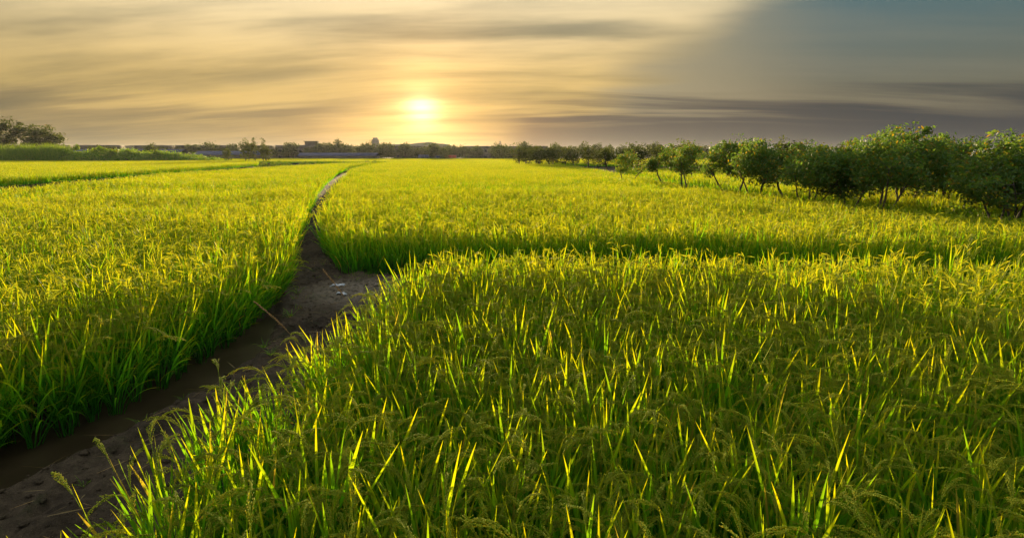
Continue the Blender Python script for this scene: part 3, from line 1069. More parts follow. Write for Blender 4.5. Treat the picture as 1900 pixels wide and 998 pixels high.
# ------------------------------------------------------------------ trees
def tree_geo(seed, height, crown_r, crown_z, stems, n_leaf, leaf, lean=0.12, clump=0.30, shape=0.8, yellow=0.06, limb=1.0):
    """returns trunk Geo and crown Geo; crown is an uneven cloud of leaf-sized faces hung on the limbs"""
    rg = np.random.default_rng(seed)
    gt, gc = Geo(), Geo()
    tips = []
    r0 = 0.020 * height / math.sqrt(stems) * limb + 0.012
    for s in range(stems):
        az = 2 * math.pi * s / stems + rg.normal(0, 0.5)
        sp = (0.05 if stems == 1 else 0.26) + rg.normal(0, 0.05)
        d = np.array([math.cos(az) * sp, math.sin(az) * sp, 1.0])
        p = np.array([math.cos(az), math.sin(az), 0]) * (0 if stems == 1 else 0.06)
        pts = [p + np.array([0, 0, -0.15])]
        n = 7
        L = height * rg.uniform(0.62, 0.8)
        for k in range(n):
            d = norm(d + rg.normal(0, lean, 3) * np.array([1, 1, 0.3]))
            p = p + d * L / n
            pts.append(p.copy())
        rad = np.linspace(r0 * 1.15, r0 * 0.28, len(pts))
        gt.tube(pts, rad, 7)
        for k in range(2, len(pts)):
            frac = k / (len(pts) - 1)
            if pts[k][2] < crown_z * 0.85:
                continue
            for b in range(2 if frac < 0.9 else 3):
                a2 = rg.random() * 6.28
                dd = norm(np.array([math.cos(a2), math.sin(a2), rg.uniform(0.15, 0.9)]))
                ln = crown_r * rg.uniform(0.5, 0.95) * (1.15 - 0.5 * frac)
                q = pts[k].copy()
                lp = [q.copy()]
                for e in range(4):
                    dd = norm(dd + rg.normal(0, 0.18, 3) + np.array([0, 0, 0.05]))
                    q = q + dd * ln / 4
                    lp.append(q.copy())
                    if e >= 1 and q[2] > crown_z * 0.9:
                        tips.append(q.copy())
                gt.tube(lp, np.linspace(rad[k] * 0.55, 0.006, 5), 5)
    tips = np.array(tips)
    # extra clump centres spread through the crown's volume
    m = int(len(tips) * 1.6) + 12
    v = norm(rg.normal(0, 1, (m, 3))) * (rg.random((m, 1)) ** 0.42)
    ell = np.array([crown_r, crown_r, (height - crown_z) * 0.52])
    lump = 1 + 0.22 * np.sin(v[:, :1] * 5 + seed) * np.cos(v[:, 1:2] * 4 + seed * 2)
    ctr = v * ell * lump + np.array([0, 0, crown_z + (height - crown_z) * 0.5])
    flare = 1.0 - (1 - shape) * np.clip((ctr[:, 2] - crown_z) / (height - crown_z), 0, 1)
    ctr[:, :2] *= flare[:, None]
    c = np.concatenate([tips, ctr])
    w = rg.random(len(c)) ** 1.5 + 0.08
    pick = rg.choice(len(c), n_leaf, p=w / w.sum())
    sz = clump * (0.55 + 0.9 * rg.random(len(c)))
    pos = c[pick] + np.clip(rg.normal(0, 1, (n_leaf, 3)), -1.5, 1.5) * sz[pick][:, None] * np.array([0.55, 0.55, 0.38])
    nrm = norm(rg.normal(0, 1, (n_leaf, 3)) + np.array([0, 0, 0.55]))
    ax = norm(np.cross(nrm, rg.normal(0, 1, (n_leaf, 3))))
    bx = np.cross(nrm, ax)
    s = (leaf * rg.uniform(0.65, 1.35, n_leaf))[:, None]
    tip = pos + ax * s + nrm * s * -0.18
    tail = pos - ax * s
    V = np.stack([tail, pos + bx * s * 0.42 + nrm * s * 0.10, tip, pos - bx * s * 0.42 + nrm * s * 0.10], 1)
    f = np.arange(n_leaf * 4).reshape(-1, 4)
    A = np.zeros((n_leaf, 4, 3))
    tone = rg.random(len(c))
    A[:, :, 0] = rg.random(n_leaf)[:, None]
    A[:, :, 1] = np.clip(0.65 * tone[pick] + 0.35 * rg.random(n_leaf), 0, 1)[:, None]
    A[:, :, 2] = np.where(rg.random(n_leaf) < yellow, rg.uniform(0.5, 1, n_leaf), 0)[:, None]
    gc.add(V.reshape(-1, 3), [np.concatenate([f[:, [0, 1, 2]], f[:, [0, 2, 3]]])], A.reshape(-1, 3))
    return gt, gc


def tree_pair(args, leafmat):
    gt, gc = tree_geo(*args[0], **args[1])
    return gt.mesh('trunk', M['bark'], True, False), gc.mesh('crown', M[leafmat], False)


def put_tree(pair, name, loc, label, group=None, rz=0.0, s=1.0, cat='tree'):
    r = thing(name, loc, label, cat, group, rz, s)
    t = link('trunk', pair[0], r)
    c = link('crown', pair[1], r)
    c['kind'] = 'stuff'
    return r


ORCH = [tree_pair(((500 + k, 3.0, 1.15, 1.45, st, 5000, 0.062), dict(yellow=0.10, clump=0.30)), 'tree_leaf')
        for k, st in enumerate((1, 2, 3, 4))]
SLIM = [tree_pair(((520 + k, 2.9, 0.85, 1.45, st, 2800, 0.060), dict(yellow=0.14, clump=0.26)), 'tree_leaf')
        for k, st in enumerate((1, 2))]
BIG = [tree_pair(((540 + k, 3.3, 1.60, 1.25, st, 9500, 0.066), dict(yellow=0.10, clump=0.30, shape=0.75)), 'tree_leaf')
       for k, st in enumerate((3, 4, 5))]
# the row of small orchard trees along the east side, far to near
row = [
    (SLIM[1], (7.3, 36.5), 0.95, 'small round tree at the open end of the orchard row, low forked branches'),
    (SLIM[0], (8.75, 32.6), 1.00, 'slender single-trunked tree with yellowing leaves, second in the orchard row'),
    (SLIM[1], (8.95, 29.4), 0.98, 'slim tree on a forked V-shaped trunk, third in the orchard row'),
    (ORCH[1], (9.6, 25.0), 1.00, 'bushy twin-stemmed tree with foliage almost down to the rice'),
    (ORCH[2], (9.55, 22.6), 0.92, 'rounded leafy tree on several thin pale stems beside the bushy twin-stemmed tree'),
    (ORCH[0], (10.9, 22.5), 0.95, 'single straight-stemmed tree behind the rounded leafy trees'),
    (ORCH[3], (10.1, 19.4), 0.98, 'four-stemmed orchard tree with a low dark crown at mid row'),
    (BIG[0], (11.3, 19.2), 0.95, 'broad tree with the high rounded top in the middle of the orchard'),
    (ORCH[2], (11.0, 17.2), 0.93, 'dark low tree with a fan of slanting grey stems'),
    (BIG[1], (13.7, 20.0), 0.98, 'taller yellow-green tree standing behind the fan-stemmed tree'),
    (BIG[2], (12.75, 14.6), 0.95, 'large blue-green tree closest to the camera at the orchard corner'),
    (BIG[0], (15.2, 16.6), 0.98, 'tall sunlit tree rising behind the large blue-green corner tree'),
    (BIG[1], (15.4, 13.6), 0.97, 'wide tree cut by the edge of the picture beside the corner tree'),
]
rg = np.random.default_rng(77)
for pair, (x, y), s, lab in row:
    s = (s * rg.uniform(0.92, 1.06), s * rg.uniform(0.92, 1.06), s * rg.uniform(0.88, 1.08))
    put_tree(pair, 'orchard_tree', (x, y, GROUND_Z), lab, 'small orchard trees beside the rice', rg.random() * 6.28, s)

for i in range(8):
    t = i / 7
    x, y = 14.6 + 7.5 * t + rg.normal(0, 0.5), 22.5 - 4.0 * t + rg.normal(0, 1.6) + (3.0 if i % 2 else 0.0)
    put_tree((BIG + ORCH)[i % 7], 'orchard_tree', (x, y, GROUND_Z), 'tree deep in the orchard, its top showing behind the front row',
             'trees deep in the orchard', rg.random() * 6.28, rg.uniform(0.84, 1.06))

# the far rows of the same orchard
FARO = [tree_pair(((560 + k, 3.7, 1.5, 1.05, 1, 900, 0.14), dict(yellow=0.03, clump=0.45, limb=1.3)), 'dark_leaf') for k in range(4)]
far_pts = []
for i in range(17):
    t = i / 16
    far_pts.append((1.2 + 19.5 * t + rg.normal(0, 0.35), 100.0 - 30.0 * t + rg.normal(0, 1.2)))
for i in range(9):
    t = i / 8
    far_pts.append((21.5 + 18.0 * t + rg.normal(0, 0.5), 68.0 - 12.0 * t + rg.normal(0, 1.2)))
for i in range(12):
    t = i / 11
    far_pts.append((4.0 + 46 * t + rg.normal(0, 0.8), 128 - 26 * t + rg.normal(0, 2)))
for i, (x, y) in enumerate(far_pts):
    put_tree(FARO[i % 4], 'orchard_tree', (x, y, GROUND_Z), 'dark hazy tree in the far orchard rows behind the yellow rice',
             'trees in the far orchard rows', rg.random() * 6.28, rg.uniform(0.88, 1.1))

# undergrowth under the near orchard
def leaf_mass(seed, cen, rad, n, leaf, yellow=0.05):
    rg = np.random.default_rng(seed)
    c = np.array(cen, float)
    r = np.array(rad, float)
    k = rg.integers(0, len(c), n)
    v = norm(rg.normal(0, 1, (n, 3))) * (rg.random((n, 1)) ** 0.4)
    v[:, 2] = np.abs(v[:, 2])
    pos = c[k] + v * r[k]
    nrm = norm(rg.normal(0, 1, (n, 3)) + np.array([0, 0, 0.6]))
    ax = norm(np.cross(nrm, rg.normal(0, 1, (n, 3))))
    bx = np.cross(nrm, ax)
    s = (leaf * rg.uniform(0.6, 1.4, n))[:, None]
    V = np.stack([pos - ax * s, pos + bx * s * 0.4, pos + ax * s, pos - bx * s * 0.4], 1)
    A = np.zeros((n, 4, 3))
    tone = rg.random(len(c))
    A[:, :, 0] = rg.random(n)[:, None]
    A[:, :, 1] = np.clip(0.6 * tone[k] + 0.4 * rg.random(n), 0, 1)[:, None]
    A[:, :, 2] = np.where(rg.random(n) < yellow, rg.uniform(0.4, 1, n), 0)[:, None]
    g = Geo()
    g.add(V.reshape(-1, 3), [np.arange(n * 4).reshape(-1, 4)], A.reshape(-1, 3))
    return g


cen, rad = [], []
for i in range(46):
    t = rg.random()
    x = 11.6 + 4.5 * rg.random() + 0.5 * t
    y = 13.2 + 9.5 * t + rg.normal(0, 0.4)
    cen.append((x, y, GROUND_Z))
    rad.append((0.5 + 0.4 * rg.random(), 0.5 + 0.4 * rg.random(), 0.45 + 0.55 * rg.random()))
o = link('undergrowth', leaf_mass(31, cen, rad, 14000, 0.055, 0.12).mesh('undergrowth', M['bush_leaf']))
tag(o, 'low yellow-green undergrowth beneath the near orchard trees', 'undergrowth', None, 'stuff')


# ------------------------------------------------------------------ distance: bank, scrub, village
def build_bank():
    xs = np.linspace(-175, -84, 90)
    us = np.linspace(0, 1, 9)
    X, U = np.meshgrid(xs, us)
    hh = np.interp(xs, [-175, -140, -122, -108, -98, -90, -84], [4.6, 4.3, 4.2, 4.0, 2.9, 1.3, 0.0])
    prof = np.sin(U * math.pi) ** 0.7
    Z = GROUND_Z - 0.05 + prof * (hh[None, :] * (0.45 + 0.55 * fbm(X * 0.16, U * 2)))
    Y = 158 + 16 * U + 1.5 * fbm(X * 0.1, U)
    n = len(xs)
    ii, jj = np.meshgrid(np.arange(n - 1), np.arange(len(us) - 1))
    b = (jj * n + ii).ravel()
    o = link('bank_terrain', mesh_from('bank_terrain', np.stack([X.ravel(), Y.ravel(), Z.ravel()], 1),
                                       [np.stack([b, b + 1, b + n + 1, b + n], 1)], M['ground'], None, True))
    tag(o, 'overgrown earth bank at the edge of the far rice plot', None, None, 'structure')
    rg = np.random.default_rng(91)
    # creeper cover
    k = 9000
    x = rg.uniform(-140, -84, k)
    u = rg.uniform(0.0, 0.75, k)
    z = np.sin(u * math.pi) ** 0.7 * np.interp(x, [-175, -140, -122, -108, -98, -90, -84], [4.6, 4.3, 4.2, 4.0, 2.9, 1.3, 0.0])
    cen = np.stack([x, 158 + 16 * u, z * (0.45 + 0.55 * fbm(x * 0.16, u * 2)) - 0.1], 1)
    rad = np.tile((0.6, 0.6, 0.6), (k, 1)) * rg.uniform(0.4, 1.2, (k, 1)) * (0.5 + 7.0 * fbm(x * 0.3, u * 4)[:, None] ** 2)
    o = link('creeper_foliage', leaf_mass(32, cen, rad, 30000, 0.26, 0.02).mesh('creeper_foliage', M['bush_leaf']))
    tag(o, 'dense green creepers covering the rounded bank', 'creeper', None, 'stuff')
    # tall reed grass at the end of the bank
    g = Geo()
    n = 9000
    x = rg.uniform(-172, -124, n)
    u = rg.uniform(0.0, 0.6, n)
    z = np.sin(u * math.pi) ** 0.7 * 3.6
    base = np.stack([x, 157.0 + 14 * u, np.maximum(z - 0.6, GROUND_Z)], 1)
    az = rg.random(n) * 6.28
    out = np.stack([np.cos(az), np.sin(az), np.zeros(n)], 1)
    d0 = norm(out * 0.25 + np.array([0, 0, 1.0]))
    blades(g, base, d0, rg.uniform(1.0, 3.0, n) * (0.6 + 0.8 * fbm(x * 0.3, u * 2)), rg.uniform(0.05, 0.11, n), rg.uniform(0.2, 1.1, n), out, rg.normal(0, 0.7, n),
           rg.random(n), np.zeros(n), 3, 0, False, 0.1)
    o = link('reed_grass', g.mesh('reed_grass', M['bush_leaf'], True))
    tag(o, 'tall reed grass growing over the end of the bank', 'reeds', None, 'stuff')


build_bank()

BUSH = []
for k in range(4):
    gs = leaf_mass(600 + k, [(0, 0, 0), (0.7, 0.2, 0), (-0.6, -0.1, 0), (0.1, 0.3, 0.3)],
                   [(0.9, 0.7, 1.0), (0.6, 0.5, 0.7), (0.7, 0.6, 0.6), (0.5, 0.5, 0.9)], 700, 0.12, 0.05)
    st = Geo()
    for a in range(4):
        st.tube([(0, 0, -0.1), (0.2 * math.cos(a * 1.6), 0.2 * math.sin(a * 1.6), 0.4), (0.45 * math.cos(a * 1.6), 0.45 * math.sin(a * 1.6), 0.8)], [0.03, 0.02, 0.008], 5)
    BUSH.append((st.mesh('stems', M['bark'], True, False), gs.mesh('foliage', M['bush_leaf'])))


def put_bush(x, y, s, label, group, k):
    r = thing('bush', (x, y, GROUND_Z), label, 'bush', group, k * 1.3, s)
    link('stems', BUSH[k % 4][0], r)
    c = link('foliage', BUSH[k % 4][1], r)
    c['kind'] = 'stuff'


for k in range(16):
    t = k / 15
    put_bush(-47.0 + 20.5 * t + rg.normal(0, 0.4), 110.0 + 13 * t + rg.normal(0, 0.8), (rg.uniform(0.9, 1.5), 1.0, rg.uniform(0.7, 1.25)),
             'scrubby bush on the bund behind the ditch-side rice plot', 'bushes along the far bund', k)
for k in range(12):
    t = k / 11
    put_bush(-104.0 + 52.0 * t + rg.normal(0, 1.0), 158.5 - 18 * t + rg.normal(0, 0.8), (rg.uniform(1.0, 2.0), 1.0, rg.uniform(0.6, 1.3)),
             'low shrub beyond the narrow rice plot, between bank and tree clump', 'shrubs beyond the narrow plot', k)

for k in range(11):
    x = -150 + 5.6 * k + rg.normal(0, 1.2)
    u = rg.uniform(0.15, 0.45)
    r = thing('bush', (x, 158 + 16 * u, max(0.0, math.sin(u * math.pi) ** 0.7 * float(np.interp(x, [-140, -108, -98, -90, -84], [4.2, 4.0, 2.9, 1.3, 0.0])) - 0.3)),
              'rough shrub growing out of the creeper bank', 'bush', 'shrubs on the bank', k * 1.1, (rg.uniform(1.2, 2.2), 1.3, rg.uniform(0.7, 1.5)))
    link('stems', BUSH[k % 4][0], r)
    c = link('foliage', BUSH[k % 4][1], r)
    c['kind'] = 'stuff'

TALL = [tree_pair(((700 + k, 6.6, 2.3, 1.6, 2, 1300, 0.22), dict(yellow=0.02, clump=0.65, limb=0.9)), 'dark_leaf') for k in range(2)]
PILLAR = tree_pair(((710, 6.8, 0.75, 1.4, 1, 500, 0.2), dict(clump=0.4, shape=0.9)), 'dark_leaf')
put_tree(TALL[0], 'tree', (-70.0, 153, GROUND_Z), 'dark bushy tree in the small clump standing alone in the fields', None, 0.3, 0.92)
put_tree(PILLAR, 'tree', (-68.2, 154, GROUND_Z), 'narrow upright tree poking above the lone clump', None, 0.0, 1.0)
put_tree(PILLAR, 'tree', (-66.4, 155, GROUND_Z), 'second narrow upright tree of the lone clump, farther from the bank', None, 2.0, 0.97)
put_tree(TALL[1], 'tree', (-64.8, 153, GROUND_Z), 'slighter dark tree at the open side of the lone clump', None, 1.3, 0.72)
put_tree(TALL[1], 'tree', (-77.5, 158, GROUND_Z), 'low spreading tree just short of the lone clump', None, 1.0, 0.62)

# village tree line
VT = [tree_pair(((720 + k, 8.0, 3.6, 1.2, 2, 1100, 0.42), dict(yellow=0.0, clump=1.1, limb=0.8)), 'dark_leaf') for k in range(5)]
rg = np.random.default_rng(123)
for i in range(96):
    px = -190 + 330 * i / 95 + rg.normal(0, 1.8)
    y = 276 + (20 if i % 3 else 70) * rg.random()
    put_tree(VT[i % 5], 'tree', (px * y / 320, y, -0.2), 'hazy dark tree in the village tree line on the horizon',
             'trees of the village tree line', rg.random() * 6.28, rg.uniform(0.75, 1.12))
put_tree(VT[0], 'tree', (-36.0 * 1.0, 262, -0.2), 'taller dark tree in front of the village near the hill foot', None, 0.0, 1.0)
put_tree(VT[1], 'tree', (-82.0, 275, -0.2), 'dense round-topped tree dominating the middle of the village line', None, 1.0, 1.16)
put_tree(VT[2], 'tree', (-28.0, 240, -0.2), 'isolated domed tree standing under the sun', None, 2.0, 0.72)
put_tree(VT[3], 'tree', (-4.5, 226, -0.2), 'lone dark crown between the two hills', None, 4.0, 0.8)
# big trees behind the bank
BT = [tree_pair(((740 + k, 13.0, 7.5, 4.0, 1, 3600, 0.42), dict(clump=1.6, shape=0.9)), 'dark_leaf') for k in range(2)]
put_tree(BT[0], 'tree', (-163.0, 186, -0.1), 'big dark broad-crowned tree behind the bank at the picture edge', None, 0.5, (1.1, 1.1, 1.05))
put_tree(BT[1], 'tree', (-157.0, 192, -0.1), 'second big dark tree behind the bank, partly merged with the first', None, 1.9, (1.1, 1.1, 0.9))
for k in range(8):
    put_tree(VT[k % 5], 'tree', (-178 + 8.5 * k + rg.normal(0, 1.5), 200 + rg.normal(0, 5), -0.1), 'low dark tree in the row just behind the bank',
             'trees behind the bank', rg.random() * 6.28, rg.uniform(0.55, 0.8))

M['plaster'] = plain_material('plaster', (0.11, 0.092, 0.075), 0.9, 0.2, 0.6)
M['plaster2'] = plain_material('grey_render', (0.085, 0.075, 0.065), 0.9, 0.2, 0.6)
M['roofing'] = plain_material('roof_slab', (0.12, 0.105, 0.095), 0.9, 0.2, 0.5)
M['blue'] = plain_material('blue_sheet', (0.025, 0.04, 0.10), 0.9, 0.2, 0.5)
M['red'] = plain_material('red_sheet', (0.35, 0.06, 0.03), 0.6, 0.2, 0.5)
M['glass'] = plain_material('window_glass', (0.02, 0.022, 0.025), 0.2, 0.1, 1.0, 0.5)
M['steel'] = plain_material('galvanised_steel', (0.16, 0.16, 0.165), 0.6, 0.2, 2.0)


def window_mesh():
    g = Geo()
    g.box(-0.7, 0.7, -0.06, 0.0, 0, 1.5)
    return g.mesh('window', M['glass'], False, False)


WIN = window_mesh()


def house(x, y, w, dp, storeys, mat, label, rz=0.0, tower=False, group=None):
    r = thing('house', (x, y, -0.1), label, 'house', group, rz)
    h = storeys * 3.1
    g = Geo()
    g.box(-w / 2, w / 2, -dp / 2, dp / 2, -0.3, h)
    link('wall', g.mesh('wall', M[mat], False, False), r)
    g = Geo()
    e = 0.35
    g.box(-w / 2 - e, w / 2 + e, -dp / 2 - e, dp / 2 + e, h, h + 0.3)
    for (a, b, c, d) in ((-w / 2, w / 2, -dp / 2, -dp / 2 + 0.2), (-w / 2, w / 2, dp / 2 - 0.2, dp / 2),
                         (-w / 2, -w / 2 + 0.2, -dp / 2 + 0.2, dp / 2 - 0.2), (w / 2 - 0.2, w / 2, -dp / 2 + 0.2, dp / 2 - 0.2)):
        g.box(a, b, c, d, h + 0.3, h + 1.2)
    rf = link('roof', g.mesh('roof', M['roofing'], False, False), r)
    if tower:
        g = Geo()
        g.box(-w * 0.1, w * 0.22, -dp * 0.3, dp * 0.2, h + 0.3, h + 3.0)
        g.box(-w * 0.13, w * 0.25, -dp * 0.34, dp * 0.24, h + 3.0, h + 3.2)
        link('stair_head', g.mesh('stair_head', M[mat], False, False), rf)
    n = max(2, int(w / 3.2))
    for s in range(storeys):
        for k in range(n):
            q = link('window', WIN, r, (-w / 2 + (k + 0.5) * w / n, -dp / 2 - 0.002, s * 3.1 + 0.9))


def shed(x, y, w, dp, h, label, rz=0.0, roof='blue'):
    r = thing('shed', (x, y, -0.1), label, 'shed', None, rz)
    g = Geo()
    g.box(-w / 2, w / 2, -dp / 2, dp / 2, -0.3, h)
    link('wall', g.mesh('wall', M['plaster2'], False, False), r)
    a, b, c = dp / 2 + 0.5, w / 2 + 0.5, h + 0.004
    g = Geo()
    v = [(-b, -a, c), (b, -a, c), (b, 0, c + dp * 0.16), (-b, 0, c + dp * 0.16), (-b, a, c), (b, a, c)]
    v2 = [(p[0], p[1], p[2] + 0.15) for p in v]
    g.add(v + v2, [[(1, 0, 3, 2), (2, 3, 4, 5), (6, 7, 8, 9), (9, 8, 11, 10), (0, 1, 7, 6), (5, 4, 10, 11), (1, 2, 8, 7), (2, 5, 11, 8), (3, 0, 6, 9), (4, 3, 9, 10)]])
    link('roof', g.mesh('roof', M[roof], False, False), r)


house(-104.0, 300, 18, 12, 2, 'plaster', 'stepped flat-roofed house block at the middle of the village', 0.1, True)
house(-116.0, 305, 12, 12, 2, 'plaster', 'lower annexe joined to the stepped flat-roofed block', 0.1)
house(-90.0, 305, 10, 12, 2, 'plaster2', 'grey flat-roofed house beside the tall round-topped tree', 0.0)
house(-160.0, 305, 26, 12, 2, 'plaster2', 'long flat-roofed house with several storeys behind the blue sheds', 0.15)
house(-190.0, 310, 16, 10, 2, 'plaster', 'pale low house left of the long flat-roofed one', 0.0)
house(-212.0, 300, 18, 10, 2, 'plaster', 'sunlit low house behind the end of the creeper bank', 0.2)
house(-236.0, 300, 14, 10, 2, 'plaster', 'cream house peeping over the creeper bank', 0.1)
house(-256.0, 296, 14, 10, 2, 'plaster2', 'grey house over the bank beside the big dark trees', 0.1)
house(-134.0, 310, 12, 10, 2, 'plaster2', 'square-topped house just behind the lone tree clump', 0.0)
house(-56.0, 318, 15, 10, 2, 'plaster2', 'low house right of the narrow tower block', 0.0)
house(-42.0, 330, 18, 10, 2, 'plaster', 'wide hazy house under the sun', 0.1)
house(-20.0, 330, 14, 10, 2, 'plaster', 'hazy pale house left of the lattice pylon', 0.0)
house(-5.0, 335, 20, 10, 2, 'plaster2', 'flat hazy building at the foot of the lattice pylon', 0.0)
house(12.0, 330, 16, 10, 2, 'plaster2', 'flat grey building behind the far orchard rows', 0.0)
shed(-172.0, 262, 46, 12, 3.0, 'long shed with a blue sheet roof in front of the village', 0.08)
shed(-122.0, 255, 30, 10, 2.4, 'lower blue-roofed shed beside the lone tree clump', 0.05)
shed(-214.0, 262, 18, 10, 4.2, 'blue-roofed shed showing above the creeper bank', 0.05)
shed(-78.0, 262, 34, 8, 2.0, 'low grey-blue shed before the house blocks', 0.0)


def screen(x, y, w, h, mat, label):
    r = thing('fence', (x, y, -0.1), label, 'fence')
    g = Geo()
    n = int(w / 2)
    for k in range(n):
        p = Geo()
        p.box(-w / 2 + k * w / n + 0.02, -w / 2 + (k + 1) * w / n - 0.02, -0.03, 0.03, 0.1, h)
        link('panel', p.mesh('panel', M[mat], False, False), r)
    for k in range(n + 1):
        g = Geo()
        g.box(-w / 2 + k * w / n - 0.05, -w / 2 + k * w / n + 0.05, 0.035, 0.13, -0.3, h + 0.05)
        link('post', g.mesh('post', M['steel'], False, False), r)


screen(-38.0, 272, 12, 2.6, 'blue', 'bright blue sheet fence in the distance under the sun')
screen(-29.0, 271, 6, 2.4, 'red', 'short red sheet fence next to the blue one')

# tower block and pylons
r = thing('tower_block', (-150.0, 640, 0), 'narrow tall block rising alone over the village trees', 'tower')
g = Geo()
g.box(-3.2, 3.2, -4, 4, -0.5, 19)
link('wall', g.mesh('wall', M['plaster2'], False, False), r)
g = Geo()
g.box(-2.0, 2.0, -3, 3, 19, 21)
link('roof', g.mesh('roof', M['roofing'], False, False), r)


def pylon(x, y, h, label):
    r = thing('pylon', (x, y, 0), label, 'pylon')
    g = Geo()
    b = h * 0.11
    lv = np.linspace(0, 1, 8)
    wd = b * (1 - lv) ** 1.3 + 0.35
    for sx in (-1, 1):
        for sy in (-1, 1):
            g.tube(np.stack([sx * wd, sy * wd, lv * h], 1), np.full(8, 0.16), 4)
    for k in range(7):
        for sx, sy, ex_, ey_ in ((-1, -1, 1, -1), (1, -1, 1, 1), (1, 1, -1, 1), (-1, 1, -1, -1)):
            g.tube([(sx * wd[k], sy * wd[k], lv[k] * h), (ex_ * wd[k + 1], ey_ * wd[k + 1], lv[k + 1] * h)], [0.1, 0.1], 3)
            g.tube([(ex_ * wd[k], ey_ * wd[k], lv[k] * h), (sx * wd[k + 1], sy * wd[k + 1], lv[k + 1] * h)], [0.1, 0.1], 3)
    link('lattice_mast', g.mesh('lattice_mast', M['steel'], False, False), r)
    for z, w in ((0.70, 0.16), (0.82, 0.13), (0.93, 0.10)):
        q = Geo()
        q.tube([(-w * h, 0, z * h), (0, 0, z * h + 0.5), (w * h, 0, z * h)], [0.12, 0.22, 0.12], 4)
        link('crossarm', q.mesh('crossarm', M['steel'], False, False), r)


pylon(-11.5, 560, 15.5, 'grey lattice pylon standing before the long grey hill')
pylon(-71.0, 640, 14.5, 'thin lattice pylon against the low hill under the sun')


# ------------------------------------------------------------------ small things on the path
def on_path(n, seed, box, margin=0.06):
    rg = np.random.default_rng(seed)
    x = rg.uniform(box[0], box[1], n * 8)
    y = rg.uniform(box[2], box[3], n * 8)
    ok = np.ones(len(x), bool)
    for poly in (PLOT_LEFT, PLOT_MID, PLOT_NEAR):
        ok &= ~inside(poly, x, y) & (dist_poly(poly, x, y) > margin)
    ok &= path_height(x, y) > 0.03
    x, y = x[ok][:n], y[ok][:n]
    return x, y, path_height(x, y), rg


def ico():
    t = (1 + 5 ** 0.5) / 2
    v = norm(np.array([(-1, t, 0), (1, t, 0), (-1, -t, 0), (1, -t, 0), (0, -1, t), (0, 1, t), (0, -1, -t), (0, 1, -t), (t, 0, -1), (t, 0, 1), (-t, 0, -1), (-t, 0, 1)], float))
    f = np.array([(0, 11, 5), (0, 5, 1), (0, 1, 7), (0, 7, 10), (0, 10, 11), (1, 5, 9), (5, 11, 4), (11, 10, 2), (10, 7, 6), (7, 1, 8),
                  (3, 9, 4), (3, 4, 2), (3, 2, 6), (3, 6, 8), (3, 8, 9), (4, 9, 5), (2, 4, 11), (6, 2, 10), (8, 6, 7), (9, 8, 1)])
    return v, f


IV, IF = ico()
x, y, z, rg = on_path(2600, 51, (-4.6, 1.0, 0.5, 14.0))
g = Geo()
for a, b, c in zip(x, y, z):
    s = 0.005 + 0.022 * rg.random() ** 3
    g.add(IV * (1 + rg.normal(0, 0.32, (12, 1))) * s * np.array([rg.uniform(0.9, 1.8), 1.0, 0.55]) + (a, b, c + s * 0.2), [IF])
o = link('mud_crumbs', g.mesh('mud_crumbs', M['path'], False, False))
tag(o, 'crumbs and clods of dry mud strewn over the path', 'clods', None, 'stuff')

x, y, z, rg = on_path(700, 52, (-4.6, 1.5, 1.0, 14.0), 0.0)
n = len(x)
g = Geo()
az = rg.random(n) * 6.28
out = np.stack([np.cos(az), np.sin(az), np.zeros(n)], 1)
blades(g, np.stack([x, y, z + 0.012], 1), norm(out + np.array([0, 0, 0.05])), rg.uniform(0.06, 0.26, n), rg.uniform(0.004, 0.009, n), np.full(n, 0.06),
       out, rg.normal(0, 0.4, n), rg.random(n), rg.random(n), 3, 0.2, True)
o = link('straw_litter', g.mesh('straw_litter', M['straw']))
tag(o, 'bits of dry straw lying on the mud path', 'straw', None, 'stuff')


def weed(xy, s, label, seed):
    rg = np.random.default_rng(seed)
    z = float(path_height(np.array([xy[0]]), np.array([xy[1]]))[0])
    r = thing('weed', (xy[0], xy[1], z - 0.005), label, 'weed', 'weeds sprouting on the path', rg.random() * 6.28, s)
    g = Geo()
    n = rg.integers(9, 16)
    az = np.arange(n) * 2.4 + rg.normal(0, 0.3, n)
    out = np.stack([np.cos(az), np.sin(az), np.zeros(n)], 1)
    blades(g, np.zeros((n, 3)) + out * 0.01, norm(out * 0.8 + np.array([0, 0, 1.0])), rg.uniform(0.06, 0.17, n), rg.uniform(0.008, 0.014, n),
           rg.uniform(0.6, 1.6, n), out, rg.normal(0, 0.5, n), rg.random(n), np.zeros(n), 4, 0.2, True)
    c = link('leaves', g.mesh('leaves', M['bush_leaf'], True), r)
    c['kind'] = 'stuff'


weed((-3.22, 4.62), 1.1, 'spreading grass weed at the water edge below the nearest ditch clumps', 1)
weed((-3.36, 4.30), 0.7, 'small weed on the path bank nearest the picture corner', 2)
weed((-3.05, 4.95), 0.8, 'weed seedling on the bank just past the spreading grass weed', 3)
weed((-2.95, 3.55), 0.7, 'lone weed on the bare dark mud near the bottom corner', 4)
weed((-2.75, 5.30), 0.8, 'weed in the middle of the path beside the near plot', 5)
weed((-2.92, 6.40), 1.2, 'bushy weed on the ditch bank where the path narrows', 6)
weed((-2.70, 6.05), 1.0, 'weed tuft touching the rim of the near plot', 7)
weed((-3.12, 7.75), 1.3, 'grass tuft at the bend of the ditch before the crossing', 8)
weed((-2.55, 4.30), 0.6, 'tiny weed among the clods halfway along the near path', 9)
weed((-3.45, 8.9), 1.1, 'weed on the ditch side of the mud crossing', 10)

